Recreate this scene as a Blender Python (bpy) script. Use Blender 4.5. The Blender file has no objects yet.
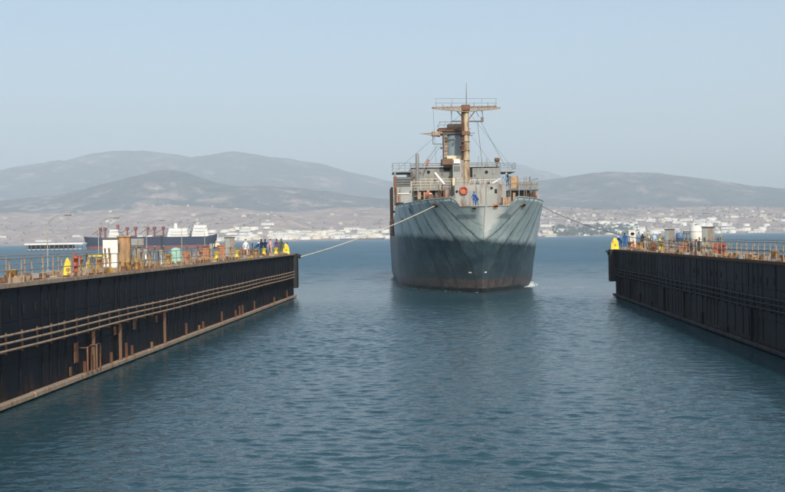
import bpy, bmesh, math, random
import numpy as np
from mathutils import Vector, Matrix, noise
R = math.radians
PI = math.pi
random.seed(7)
scene = bpy.context.scene
C = scene.collection

# ------------------------------------------------------------------ camera
F_PX = 1100.0
CAM_Z = 6.8
cam_d = bpy.data.cameras.new('camera')
cam = bpy.data.objects.new('camera', cam_d); C.objects.link(cam)
cam_d.sensor_width = 36; cam_d.lens = 36 * F_PX / 785
cam_d.clip_start = 0.5; cam_d.clip_end = 60000
cam.matrix_world = (Matrix.Translation((0, 0, CAM_Z)) @ Matrix.Rotation(R(3.1), 4, 'Z')
                    @ Matrix.Rotation(R(90 - 0.43), 4, 'X') @ Matrix.Rotation(R(-0.945), 4, 'Z'))
scene.camera = cam
CM = cam.matrix_world.copy()

# ------------------------------------------------------------------ world and sun
SUN_EL, SUN_AZ = 31.0, 165.0          # azimuth clockwise from +Y (north): behind the camera, to its right
world = bpy.data.worlds.new('World'); scene.world = world; world.use_nodes = True
wn = world.node_tree; wn.nodes.clear()
wo = wn.nodes.new('ShaderNodeOutputWorld'); wb = wn.nodes.new('ShaderNodeBackground')
sk = wn.nodes.new('ShaderNodeTexSky'); sk.sky_type = 'NISHITA'; sk.sun_disc = False
sk.sun_elevation = R(SUN_EL); sk.sun_rotation = R(SUN_AZ)
sk.altitude = 0; sk.air_density = 1.0; sk.dust_density = 3.6; sk.ozone_density = 1.3
wb.inputs['Strength'].default_value = 0.135
tint = wn.nodes.new('ShaderNodeMix'); tint.data_type = 'RGBA'; tint.blend_type = 'MULTIPLY'; tint.inputs[0].default_value = 1
tint.inputs[7].default_value = (.985, 1.0, .965, 1); wn.links.new(sk.outputs[0], tint.inputs[6]); wn.links.new(tint.outputs[2], wb.inputs[0]); wn.links.new(wb.outputs[0], wo.inputs[0])
sd = bpy.data.lights.new('sun', 'SUN'); sd.energy = 3.1; sd.angle = R(0.5); sd.color = (1.0, 0.94, 0.85)
sun = bpy.data.objects.new('sun', sd); C.objects.link(sun)
to_sun = Vector((math.sin(R(SUN_AZ)) * math.cos(R(SUN_EL)), math.cos(R(SUN_AZ)) * math.cos(R(SUN_EL)), math.sin(R(SUN_EL))))
sun.rotation_euler = to_sun.to_track_quat('Z', 'Y').to_euler()
scene.view_settings.view_transform = 'Standard'; scene.view_settings.look = 'None'
scene.view_settings.exposure = 0.42; scene.view_settings.gamma = 1.0
scene.cycles.max_bounces = 6; scene.cycles.volume_bounces = 1
scene.cycles.use_denoising = True

# ------------------------------------------------------------------ helpers
def ray(px, py):
    d = Vector(((px - 392.5) / F_PX, -(py - 246.0) / F_PX, -1.0))
    return (CM.to_3x3() @ d)
def W(px, py, Y):                       # point of the plane y = Y seen at a pixel of the photograph
    d = ray(px, py); t = Y / d.y
    return Vector((d.x * t, Y, CAM_Z + d.z * t))
def y_on(px, X, z=5.1):                 # distance at which the line x = X, height z is seen at column px
    Y = 80.0
    for _ in range(6):
        p = CM.inverted() @ Vector((X, Y, z)); u = 392.5 + F_PX * p.x / -p.z
        p2 = CM.inverted() @ Vector((X, Y + .5, z)); u2 = 392.5 + F_PX * p2.x / -p2.z
        Y += (px - u) / ((u2 - u) / .5); Y = max(5, min(400, Y))
    return Y

def tag(o, label=None, cat=None, group=None, kind=None):
    if label: o['label'] = label
    if cat: o['category'] = cat
    if group: o['group'] = group
    if kind: o['kind'] = kind
    return o
def empty(name, loc=(0, 0, 0), rz=0.0, label=None, cat=None, group=None):
    o = bpy.data.objects.new(name, None); C.objects.link(o)
    o.location = loc; o.rotation_euler = (0, 0, rz); o.empty_display_size = .2
    return tag(o, label, cat, group)
def copy_tree(o, parent=None):
    c = o.copy(); C.objects.link(c)
    if parent: c.parent = parent
    for ch in o.children: copy_tree(ch, c)
    return c
def place(proto, used, loc, rz=0.0, label=None, group=None, scale=None):
    o = proto if not used.get(proto.name) else copy_tree(proto)
    used[proto.name] = True
    o.location = loc; o.rotation_euler = (0, 0, rz)
    if label: o['label'] = label
    if group: o['group'] = group
    if scale: o.scale = scale
    return o

class MB:
    def __init__(s): s.v = []; s.f = []; s.m = []; s.sm = []
    def add(s, vs, fs, mi=0, smooth=False):
        n = len(s.v); s.v += [tuple(v) for v in vs]
        s.f += [tuple(i + n for i in f) for f in fs]; s.m += [mi] * len(fs); s.sm += [smooth] * len(fs)
    def box(s, x0, x1, y0, y1, z0, z1, mi=0, M=None, bev=0.0):
        if bev > 0:
            b = bev; vs = []
            for z, k in ((z0, 1), (z0 + b, 0), (z1 - b, 0), (z1, 1)):
                o = b * k; c = b
                vs += [(x0 + c, y0 + o, z), (x1 - c, y0 + o, z), (x1 - o, y0 + c, z), (x1 - o, y1 - c, z),
                       (x1 - c, y1 - o, z), (x0 + c, y1 - o, z), (x0 + o, y1 - c, z), (x0 + o, y0 + c, z)]
            fs = [tuple(range(7, -1, -1)), tuple(range(24, 32))]
            for L in range(3):
                for k in range(8):
                    a = L * 8 + k; b2 = L * 8 + (k + 1) % 8; fs.append((a, b2, b2 + 8, a + 8))
        else:
            vs = [(x0, y0, z0), (x1, y0, z0), (x1, y1, z0), (x0, y1, z0), (x0, y0, z1), (x1, y0, z1), (x1, y1, z1), (x0, y1, z1)]
            fs = [(3, 2, 1, 0), (4, 5, 6, 7), (0, 1, 5, 4), (1, 2, 6, 5), (2, 3, 7, 6), (3, 0, 4, 7)]
        if M: vs = [M @ Vector(v) for v in vs]
        s.add(vs, fs, mi); return s
    def tube(s, pts, r, n=8, mi=0, cap=True):
        pts = [Vector(p) for p in pts]
        rs = r if isinstance(r, (list, tuple)) else [r] * len(pts)
        vs = []; ref = None
        for i, p in enumerate(pts):
            t = (pts[min(i + 1, len(pts) - 1)] - pts[max(i - 1, 0)]).normalized()
            if ref is None or abs(ref.dot(t)) > .95:
                ref = Vector((0, 0, 1)) if abs(t.z) < .9 else Vector((1, 0, 0))
            u = t.cross(ref).normalized(); w = u.cross(t).normalized(); ref = w
            for k in range(n):
                a = 2 * PI * k / n; vs.append(p + (u * math.cos(a) + w * math.sin(a)) * rs[i])
        fs = []
        for i in range(len(pts) - 1):
            for k in range(n):
                a = i * n + k; b = i * n + (k + 1) % n; fs.append((a, a + n, b + n, b))
        s.add(vs, fs, mi, True)
        if cap:
            m = len(pts) - 1
            s.add(vs[:n], [tuple(range(n))], mi); s.add(vs[m * n:], [tuple(range(n - 1, -1, -1))], mi)
        return s
    def lathe(s, prof, n=16, mi=0, c=(0, 0), M=None, smooth=True):
        vs = []
        for r, z in prof:
            for k in range(n):
                a = 2 * PI * k / n; vs.append(Vector((c[0] + r * math.cos(a), c[1] + r * math.sin(a), z)))
        if M: vs = [M @ v for v in vs]
        fs = []
        for i in range(len(prof) - 1):
            for k in range(n):
                a = i * n + k; b = i * n + (k + 1) % n; fs.append((a, b, b + n, a + n))
        s.add(vs, fs, mi, smooth)
        if prof[-1][0] > 1e-4: s.add(vs[-n:], [tuple(range(n))], mi)
        if prof[0][0] > 1e-4: s.add(vs[:n], [tuple(range(n - 1, -1, -1))], mi)
        return s
    def mesh(s, name, mats):
        me = bpy.data.meshes.new(name); me.from_pydata(s.v, [], s.f)
        for m in (mats if isinstance(mats, (list, tuple)) else [mats]): me.materials.append(m)
        me.polygons.foreach_set('material_index', s.m); me.polygons.foreach_set('use_smooth', s.sm)
        me.update(); return me
    def build(s, name, mats, parent=None):
        o = bpy.data.objects.new(name, s.mesh(name, mats)); C.objects.link(o)
        if parent: o.parent = parent
        return o
def inst(name, me, parent=None, loc=(0, 0, 0), rz=0.0):
    o = bpy.data.objects.new(name, me); C.objects.link(o); o.parent = parent
    o.location = loc; o.rotation_euler = (0, 0, rz); return o

# ------------------------------------------------------------------ materials
def nn(nt, t, **kw):
    n = nt.nodes.new(t)
    for k, v in kw.items():
        if k in n.inputs: n.inputs[k].default_value = v
        else: setattr(n, k, v)
    return n
def base_mat(name, rough=.6, metal=0.0, spec=.5):
    m = bpy.data.materials.new(name); m.use_nodes = True
    b = m.node_tree.nodes['Principled BSDF']
    b.inputs['Roughness'].default_value = rough; b.inputs['Metallic'].default_value = metal
    b.inputs['Specular IOR Level'].default_value = spec
    return m, m.node_tree, b
def ramp(nt, fac, stops):
    r = nt.nodes.new('ShaderNodeValToRGB'); e = r.color_ramp.elements
    while len(e) < len(stops): e.new(.5)
    for i, (p, c) in enumerate(stops):
        e[i].position = p; e[i].color = (*c, 1) if len(c) == 3 else c
    nt.links.new(fac, r.inputs[0]); return r.outputs[0]
def mix(nt, a, b, f):
    n = nt.nodes.new('ShaderNodeMix'); n.data_type = 'RGBA'
    for sock, v in ((n.inputs[0], f), (n.inputs[6], a), (n.inputs[7], b)):
        if isinstance(v, bpy.types.NodeSocket): nt.links.new(v, sock)
        elif isinstance(v, (int, float)): sock.default_value = v
        else: sock.default_value = (*v, 1)
    return n.outputs[2]
def fmath(nt, op, a, b=0.0, clamp=False):
    n = nt.nodes.new('ShaderNodeMath'); n.operation = op; n.use_clamp = clamp
    for i, v in enumerate((a, b)):
        if isinstance(v, bpy.types.NodeSocket): nt.links.new(v, n.inputs[i])
        else: n.inputs[i].default_value = v
    return n.outputs[0]
def coords(nt, scale=(1, 1, 1), kind='Object'):
    t = nt.nodes.new('ShaderNodeTexCoord'); mp = nt.nodes.new('ShaderNodeMapping')
    mp.inputs['Scale'].default_value = scale
    nt.links.new(t.outputs[kind], mp.inputs[0]); return mp.outputs[0]
def noise_tex(nt, vec, scale, detail=4, rough=.55):
    n = nn(nt, 'ShaderNodeTexNoise', Scale=scale, Detail=detail, Roughness=rough)
    nt.links.new(vec, n.inputs['Vector']); return n.outputs[0]
def painted(name, col, rust=.3, scale=2.0, rough=.55, rcol=(.16, .06, .025), streak=True, var=.25, metal=0.0):
    """weathered paint: tone variation, rust patches and vertical runs, fine relief"""
    m, nt, b = base_mat(name, rough, metal)
    v = coords(nt); vs = coords(nt, (1, 1, .18) if streak else (1, 1, 1))
    tone = noise_tex(nt, v, scale * .7, 5)
    dark = tuple(c * (1 - var) for c in col); lite = tuple(min(1, c * (1 + var * .6)) for c in col)
    c = ramp(nt, tone, [(.3, dark), (.7, lite)])
    if rust > 0:
        n2 = noise_tex(nt, vs, scale * 2.2, 6, .65)
        f = ramp(nt, n2, [(.66 - rust * .3, (0, 0, 0)), (.74 - rust * .2, (1, 1, 1))])
        rc = ramp(nt, noise_tex(nt, v, scale * 6, 3), [(.3, tuple(k * .55 for k in rcol)), (.7, tuple(k * 1.5 for k in rcol))])
        c = mix(nt, c, rc, fmath(nt, 'MULTIPLY', f, .85))
        rr = fmath(nt, 'ADD', fmath(nt, 'MULTIPLY', f, .3), rough, True); nt.links.new(rr, b.inputs['Roughness'])
    nt.links.new(c, b.inputs['Base Color'])
    bp = nn(nt, 'ShaderNodeBump', Strength=.25, Distance=.01)
    nt.links.new(noise_tex(nt, v, scale * 12, 3), bp.inputs['Height']); nt.links.new(bp.outputs[0], b.inputs['Normal'])
    return m
M = {}
M['rust'] = painted('rusty_steel', (.15, .085, .052), .55, 1.5, .8, (.20, .075, .03))
M['rust_pale'] = painted('pale_rusty_steel', (.34, .255, .185), .45, 2.2, .75, (.17, .075, .035))
M['rust_dark'] = painted('dark_rust', (.085, .042, .024), .5, 2.5, .85, (.20, .075, .03))
M['deck'] = painted('rusty_deck_plate', (.27, .20, .14), .5, 1.2, .85, (.22, .10, .05), streak=False)
M['grey'] = painted('grey_paint', (.185, .20, .198), .42, .5, .5)
M['grey_light'] = painted('light_grey_paint', (.26, .28, .272), .40, .6, .5)
M['grey_dark'] = painted('dark_grey_paint', (.10, .11, .12), .15, 1, .5)
M['white'] = painted('white_paint', (.74, .74, .70), .10, .8, .45)
M['lamp'] = painted('pale_galvanised_steel', (.34, .34, .31), .35, 2, .6)
M['cream'] = painted('cream_paint', (.62, .55, .40), .30, .9, .5, (.25, .11, .04))
M['tan'] = painted('tan_weathered_panel', (.40, .26, .14), .6, 1.6, .7, (.22, .11, .05))
M['yellow'] = painted('yellow_paint', (.76, .60, .04), .32, 2.5, .45)
M['ochre'] = painted('ochre_paint', (.38, .24, .06), .55, 3, .55)
M['red'] = painted('red_paint', (.42, .075, .04), .35, 2.5, .5)
M['orange'] = painted('orange_paint', (.45, .16, .07), .5, 2.5, .5)
M['mint'] = painted('mint_cover', (.27, .50, .43), .0, 3, .7)
M['blue'] = painted('blue_paint', (.10, .17, .30), .1, 2, .5)
M['black'] = painted('black_rubber', (.012, .012, .014), .0, 3, .7)
M['opening'] = base_mat('dark_opening', .9)[0]; M['opening'].node_tree.nodes['Principled BSDF'].inputs['Base Color'].default_value = (.008, .008, .01, 1)
M['rope'] = painted('pale_rope', (.48, .46, .38), .0, 8, .9)
M['rope_dark'] = painted('dark_rope', (.20, .19, .17), .0, 8, .9)
M['skin'] = base_mat('skin', .6)[0]; M['skin'].node_tree.nodes['Principled BSDF'].inputs['Base Color'].default_value = (.42, .23, .15, 1)
M['hair'] = base_mat('dark_hair', .8)[0]; M['hair'].node_tree.nodes['Principled BSDF'].inputs['Base Color'].default_value = (.02, .015, .012, 1)
def cloth(name, col):
    m, nt, b = base_mat(name, .9, 0, .1)
    c = ramp(nt, noise_tex(nt, coords(nt), 6, 4), [(.3, tuple(k * .7 for k in col)), (.7, tuple(k * 1.2 for k in col))])
    nt.links.new(c, b.inputs['Base Color']); return m
CL = dict(white=cloth('white_cloth', (.72, .72, .72)), blue=cloth('blue_cloth', (.03, .09, .28)), navy=cloth('navy_cloth', (.02, .035, .08)),
          dark=cloth('dark_cloth', (.025, .03, .035)), purple=cloth('purple_cloth', (.12, .07, .15)), pale=cloth('pale_blue_cloth', (.38, .52, .68)),
          olive=cloth('olive_cloth', (.07, .08, .04)), pink=cloth('pink_cloth', (.55, .33, .33)), khaki=cloth('khaki_cloth', (.28, .22, .14)), grey=cloth('grey_cloth', (.22, .22, .23)))

def mat_wall():
    m, nt, b = base_mat('black_dock_wall_paint', .6, 0, .25)
    v = coords(nt); t = nt.nodes.new('ShaderNodeTexCoord'); sx = nt.nodes.new('ShaderNodeSeparateXYZ'); nt.links.new(t.outputs['Object'], sx.inputs[0])
    st = noise_tex(nt, coords(nt, (1, 1, .10)), 1.3, 6, .65)
    c = ramp(nt, st, [(.25, (.0025, .0035, .006)), (.55, (.005, .008, .015)), (.75, (.012, .017, .027))])
    rn = noise_tex(nt, coords(nt, (1, 1, .13)), 1.0, 6, .7)
    low = fmath(nt, 'MULTIPLY', fmath(nt, 'SUBTRACT', 1.7, sx.outputs[2]), .095)     # rust runs grow towards the waterline
    top = fmath(nt, 'MAXIMUM', fmath(nt, 'MULTIPLY', fmath(nt, 'SUBTRACT', sx.outputs[2], 4.6), .16), 0.0)
    rn2 = fmath(nt, 'ADD', fmath(nt, 'ADD', rn, fmath(nt, 'MAXIMUM', low, -.02)), top)
    f = ramp(nt, rn2, [(.61, (0, 0, 0)), (.72, (1, 1, 1))])
    rc = ramp(nt, noise_tex(nt, v, 3, 4), [(.3, (.03, .013, .008)), (.7, (.11, .05, .025))])
    c = mix(nt, c, rc, fmath(nt, 'MULTIPLY', f, .6))
    salt = ramp(nt, noise_tex(nt, coords(nt, (1.4, 1.4, .3)), 1.1, 6, .7), [(.64, (0, 0, 0)), (.74, (1, 1, 1))])
    c = mix(nt, c, (.11, .11, .11), fmath(nt, 'MULTIPLY', salt, .6))
    nt.links.new(c, b.inputs['Base Color'])
    bp = nn(nt, 'ShaderNodeBump', Strength=.5, Distance=.03); nt.links.new(noise_tex(nt, v, 2.0, 5), bp.inputs['Height'])
    nt.links.new(bp.outputs[0], b.inputs['Normal']); return m
M['wall'] = mat_wall()

def mat_hull():
    m, nt, b = base_mat('weathered_hull_paint', .42)
    t = nt.nodes.new('ShaderNodeTexCoord'); s = nt.nodes.new('ShaderNodeSeparateXYZ'); nt.links.new(t.outputs['Object'], s.inputs[0])
    X, Y, Z = s.outputs
    v = coords(nt)
    up = ramp(nt, noise_tex(nt, coords(nt, (1, 1, .45)), .45, 6, .6), [(.3, (.30, .41, .45)), (.5, (.40, .505, .53)), (.72, (.52, .60, .61))])
    dk = ramp(nt, noise_tex(nt, v, .35, 6, .65), [(.3, (.016, .032, .048)), (.5, (.034, .066, .084)), (.70, (.085, .135, .145))])
    br = ramp(nt, noise_tex(nt, coords(nt, (1, 1, 2)), .8, 6, .65), [(.3, (.045, .036, .034)), (.7, (.105, .085, .075))])
    rag = fmath(nt, 'MULTIPLY', fmath(nt, 'SUBTRACT', noise_tex(nt, coords(nt, (1, 1, .5)), 1.2, 5), .5), 1.0)
    tilt = fmath(nt, 'MULTIPLY', X, .085)
    zt = fmath(nt, 'ADD', fmath(nt, 'ADD', Z, tilt), rag)
    f1 = fmath(nt, 'MULTIPLY', fmath(nt, 'SUBTRACT', zt, 6.0), 1.3, True)          # top paint / boot paint
    # half-worn fringe above the edge
    c = mix(nt, dk, up, f1)
    f2 = fmath(nt, 'MULTIPLY', fmath(nt, 'SUBTRACT', fmath(nt, 'ADD', Z, fmath(nt, 'MULTIPLY', rag, .45)), 1.45), 4.0, True)
    c = mix(nt, br, c, f2)
    f3 = fmath(nt, 'MULTIPLY', fmath(nt, 'SUBTRACT', fmath(nt, 'ADD', Z, fmath(nt, 'MULTIPLY', rag, .25)), .42), 6.0, True)
    c = mix(nt, (.006, .007, .007), c, f3)
    # painted over rectangles either side of the stem
    def band(sock, lo, hi, k):
        return fmath(nt, 'MULTIPLY', fmath(nt, 'MULTIPLY', fmath(nt, 'SUBTRACT', sock, lo), k, True), fmath(nt, 'MULTIPLY', fmath(nt, 'SUBTRACT', hi, sock), k, True))
    ax = fmath(nt, 'ABSOLUTE', X)
    patch = fmath(nt, 'MULTIPLY', band(ax, .9, 3.4, 4), band(Z, 8.75, 9.5, 5))
    c = mix(nt, c, (.13, .165, .19), fmath(nt, 'MULTIPLY', patch, .65))
    # whitish streak down the stem, broader towards the top
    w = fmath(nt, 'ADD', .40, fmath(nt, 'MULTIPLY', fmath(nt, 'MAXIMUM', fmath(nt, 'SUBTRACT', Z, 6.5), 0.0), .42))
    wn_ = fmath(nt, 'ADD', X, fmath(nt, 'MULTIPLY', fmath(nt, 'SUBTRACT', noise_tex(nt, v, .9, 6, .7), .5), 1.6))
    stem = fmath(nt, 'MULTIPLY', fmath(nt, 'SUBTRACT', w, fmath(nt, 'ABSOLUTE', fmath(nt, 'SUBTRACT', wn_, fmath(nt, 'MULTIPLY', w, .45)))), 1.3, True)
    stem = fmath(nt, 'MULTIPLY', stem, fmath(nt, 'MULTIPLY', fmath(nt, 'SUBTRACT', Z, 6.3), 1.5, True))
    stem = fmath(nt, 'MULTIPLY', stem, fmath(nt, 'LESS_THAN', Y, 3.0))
    # dark runs following the frames
    wob = fmath(nt, 'MULTIPLY', fmath(nt, 'SUBTRACT', noise_tex(nt, v, .5, 6, .7), .5), .8)
    yy = fmath(nt, 'ADD', Y, wob)
    tot = None
    for yc, wd, st in ((-2.9, .09, .5), (-1.7, .16, 1), (-.85, .09, .7), (.6, .26, 1), (1.05, .10, .8), (2.2, .10, .5), (3.4, .28, .9), (4.6, .12, .6), (6.2, .5, 1), (9.5, .3, .7), (13.5, .5, .8), (19, .6, .6)):
        d = fmath(nt, 'ABSOLUTE', fmath(nt, 'SUBTRACT', yy, yc))
        f = fmath(nt, 'MULTIPLY', fmath(nt, 'SUBTRACT', 1.0, fmath(nt, 'DIVIDE', d, wd), True), st)
        tot = f if tot is None else fmath(nt, 'MAXIMUM', tot, f)
    br2 = ramp(nt, noise_tex(nt, coords(nt, (1, 1, .4)), 1.1, 4), [(.30, (.35, .35, .35)), (.55, (1, 1, 1))])
    tot = fmath(nt, 'MULTIPLY', tot, br2)
    c = mix(nt, c, (.022, .028, .034), fmath(nt, 'MULTIPLY', tot, .9))
    grime = ramp(nt, noise_tex(nt, coords(nt, (1.5, 1.5, .10)), 1.1, 6, .7), [(.53, (0, 0, 0)), (.72, (1, 1, 1))])
    c = mix(nt, c, (.05, .055, .055), fmath(nt, 'MULTIPLY', grime, .45))
    rst = ramp(nt, noise_tex(nt, coords(nt, (1, 1, .25)), 1.9, 6, .75), [(.64, (0, 0, 0)), (.72, (1, 1, 1))])
    c = mix(nt, c, (.10, .055, .03), fmath(nt, 'MULTIPLY', rst, .55))
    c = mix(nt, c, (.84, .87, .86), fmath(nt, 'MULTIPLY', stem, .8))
    lowd = fmath(nt, 'MULTIPLY', fmath(nt, 'SUBTRACT', 4.2, zt), .32, True)
    c = mix(nt, c, (.03, .034, .036), fmath(nt, 'MULTIPLY', fmath(nt, 'MULTIPLY', lowd, f2), .55))
    nt.links.new(c, b.inputs['Base Color'])
    # dished plating and plate seams
    bp = nn(nt, 'ShaderNodeBump', Strength=.35, Distance=.10); nt.links.new(noise_tex(nt, coords(nt, (.6, .6, .6)), .8, 3), bp.inputs['Height'])
    seam = nn(nt, 'ShaderNodeTexBrick', Scale=1.0); seam.inputs['Mortar Size'].default_value = .012
    seam.inputs['Brick Width'].default_value = 5.0; seam.inputs['Row Height'].default_value = 1.8
    cb = nt.nodes.new('ShaderNodeCombineXYZ'); nt.links.new(Y, cb.inputs[0]); nt.links.new(Z, cb.inputs[1]); nt.links.new(cb.outputs[0], seam.inputs['Vector'])
    b2 = nn(nt, 'ShaderNodeBump', Strength=.25, Distance=.03); nt.links.new(seam.outputs['Fac'], b2.inputs['Height']); nt.links.new(bp.outputs[0], b2.inputs['Normal'])
    nt.links.new(b2.outputs[0], b.inputs['Normal'])
    return m
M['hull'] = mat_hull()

def mat_water():
    m, nt, b = base_mat('sea_water', .06, 0, .5)
    b.inputs['IOR'].default_value = 1.333
    t = nt.nodes.new('ShaderNodeTexCoord'); s = nt.nodes.new('ShaderNodeSeparateXYZ'); nt.links.new(t.outputs['Object'], s.inputs[0])
    X, Y, Z = s.outputs
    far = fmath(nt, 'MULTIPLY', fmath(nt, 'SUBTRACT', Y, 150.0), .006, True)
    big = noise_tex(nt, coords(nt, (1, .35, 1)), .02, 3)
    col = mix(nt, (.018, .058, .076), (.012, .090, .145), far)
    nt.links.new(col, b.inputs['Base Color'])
    # calmer, paler lane between the dock mouth and the ship
    y1 = fmath(nt, 'ADD', Y, fmath(nt, 'MULTIPLY', fmath(nt, 'SUBTRACT', noise_tex(nt, coords(nt, (1, .3, 1)), .05, 3), .5), 60.0))
    lane = fmath(nt, 'MULTIPLY', fmath(nt, 'MULTIPLY', fmath(nt, 'SUBTRACT', y1, 104.0), .06, True), fmath(nt, 'MULTIPLY', fmath(nt, 'SUBTRACT', 190.0, y1), .03, True))
    patch = ramp(nt, big, [(.38, (.65, .65, .65)), (.62, (1.15, 1.15, 1.15))])
    amp = fmath(nt, 'MULTIPLY', fmath(nt, 'SUBTRACT', 1.0, fmath(nt, 'MULTIPLY', lane, .55)), patch)
    amp = fmath(nt, 'MULTIPLY', amp, fmath(nt, 'ADD', 1.0, fmath(nt, 'MULTIPLY', far, 1.2)))
    n1 = noise_tex(nt, coords(nt, (.75, 1.5, 1)), 2.6, 3, .6)
    n2 = noise_tex(nt, coords(nt, (.6, 1.5, 1)), .55, 4, .6)
    h = fmath(nt, 'ADD', fmath(nt, 'MULTIPLY', n1, .095), fmath(nt, 'MULTIPLY', n2, fmath(nt, 'MULTIPLY', far, .9)))
    h = fmath(nt, 'MULTIPLY', h, amp)
    bp = nn(nt, 'ShaderNodeBump', Strength=1.0, Distance=.75); nt.links.new(h, bp.inputs['Height']); nt.links.new(bp.outputs[0], b.inputs['Normal'])
    rr = fmath(nt, 'ADD', .06, fmath(nt, 'MULTIPLY', fmath(nt, 'MULTIPLY', fmath(nt, 'SUBTRACT', Y, 40.0), .004, True), .26)); nt.links.new(rr, b.inputs['Roughness'])
    return m
M['water'] = mat_water()

# ------------------------------------------------------------------ water
def axis(core, g, end):
    out = list(core); st = core[-1] - core[-2]
    while out[-1] < end: st *= g; out.append(min(end, out[-1] + st))
    return out
xr = axis(list(np.arange(0, 19.01, .12)), 1.045, 60); xr = axis(xr, 1.22, 16800)
XW = np.array([-v for v in xr[:0:-1]] + xr)
yf = axis(list(np.arange(24, 70, .085)) + list(np.arange(70, 125, .14)), 1.006, 300); yf = axis(yf, 1.15, 17500)
YW = np.array([-2900, -600, -100, -20, 5, 15] + yf)
gx, gy = np.meshgrid(XW, YW)
rw = np.random.RandomState(4); hz_ = np.zeros_like(gx)
dX = np.gradient(XW)[None, :]; dY = np.gradient(YW)[:, None]; cell = np.maximum(dX, dY)
for k in range(80):
    lam = .30 * (1.5 / .30) ** (rw.rand() ** 1.3); th = rw.normal(0, .62) + R(8); kk = 2 * PI / lam
    a_ = .034 * lam / (2 * PI) * (1.0 if lam < .9 else .7)
    fade = np.clip((lam / cell - 2.2) / 2.0, 0, 1)
    hz_ += a_ * fade * np.sin(kk * (gx * math.sin(th) + gy * math.cos(th)) + rw.rand() * 6.28)
for k in range(12):
    lam = rw.uniform(2.8, 6.5); th = rw.normal(0, .45); kk = 2 * PI / lam; fade = np.clip((lam / cell - 2.2) / 2.0, 0, 1)
    hz_ += .022 * lam / (2 * PI) * fade * np.clip((gy - 98) / 30, .12, 1) * 1.6 * np.sin(kk * (gx * math.sin(th) + gy * math.cos(th)) + rw.rand() * 6.28)
gust = .75 + .3 * np.sin(gx * .11 + 1.3 * np.sin(gy * .05)) * np.sin(gy * .07 + gx * .03)
lane = np.clip((gy - 108) / 16, 0, 1) * np.clip((185 - gy) / 30, 0, 1)
shel = .40 + .60 * np.clip(np.minimum(np.abs(gx + 18.6), np.abs(gx - 17.9)) / 7, 0, 1)
hz_ *= shel * gust * (1 - .45 * lane) * np.clip((330 - gy) / 60, 0, 1)
hz_ += np.where(gy < 0, 0, 0)
nx_, ny_ = len(XW), len(YW)
co = np.stack([gx, gy, hz_], -1).reshape(-1, 3).astype(np.float32)
ii = np.arange(nx_ * ny_).reshape(ny_, nx_)
fc = np.stack([ii[:-1, :-1], ii[:-1, 1:], ii[1:, 1:], ii[1:, :-1]], -1).reshape(-1, 4).astype(np.int32)
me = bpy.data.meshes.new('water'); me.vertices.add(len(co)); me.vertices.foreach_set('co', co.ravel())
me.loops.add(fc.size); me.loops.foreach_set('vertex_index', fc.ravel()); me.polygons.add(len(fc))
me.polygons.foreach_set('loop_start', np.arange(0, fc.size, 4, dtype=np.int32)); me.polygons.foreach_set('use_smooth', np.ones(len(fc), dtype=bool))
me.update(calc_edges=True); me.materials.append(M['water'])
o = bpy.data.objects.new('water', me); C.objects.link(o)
tag(o, 'dark slate blue sea water with short ripples between the dock walls', kind='structure')

# ------------------------------------------------------------------ hills and shore
def prof(tab, dist):
    """ridge height along x from a table of skyline points of the photograph"""
    xs, zs = [], []
    for px, py in tab:
        p = W(px, py, dist); xs.append(p.x); zs.append(max(0, p.z))
    return np.array(xs), np.array(zs)
RIDGES = [
 (15500, 2300, [(-300, 215), (300, 205), (400, 190), (440, 178), (480, 165), (505, 162), (530, 167), (560, 176), (620, 188), (900, 205), (1100, 215)]),
 (12500, 2600, [(-400, 215), (-200, 190), (-60, 178), (0, 172), (65, 163), (90, 157), (115, 152), (145, 150.5), (175, 154), (195, 158), (215, 157), (240, 154.5), (265, 158), (290, 160), (320, 164), (350, 172), (385, 180), (430, 190), (500, 200), (600, 212), (900, 220)]),
 (9300, 1900, [(-300, 222), (250, 218), (380, 203), (450, 192), (540, 181), (565, 178), (585, 174.5), (605, 173), (640, 174.5), (680, 177.5), (720, 182), (785, 189), (900, 197), (1100, 212)]),
 (8000, 1300, [(-300, 210), (-100, 204), (0, 201), (65, 194), (89, 190), (116, 181), (143, 173.5), (156, 171), (172, 170), (185, 171.5), (199, 177), (217, 183), (240, 186), (262, 186), (300, 189), (350, 195), (390, 199), (480, 207), (600, 214), (800, 220)]),
 (6100, 1000, [(-300, 214), (0, 213), (65, 212), (100, 210), (150, 206.5), (172, 205), (230, 207), (262, 211), (300, 213), (325, 209), (345, 206.5), (390, 208), (470, 207), (540, 206), (600, 210), (680, 207), (720, 206), (800, 208), (1000, 216)]),
 (5250, 520, [(-300, 228), (65, 224), (150, 221), (205, 221), (240, 217), (272, 213.5), (290, 217), (310, 224), (390, 224), (540, 221), (620, 220), (700, 217), (800, 218), (1000, 225)]),
]
RP = [(d, wd, *prof(tab, d)) for d, wd, tab in RIDGES]
def fbm(x, y, sc, o=5, seed=0.0):
    return noise.fractal(Vector((x / sc, y / sc, seed)), .9, 2.1, o)
SHORE = 4450
def shore_y(x): return SHORE + 60 * math.sin(x / 700.0) + 25 * math.sin(x / 210.0 + 1)
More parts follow.
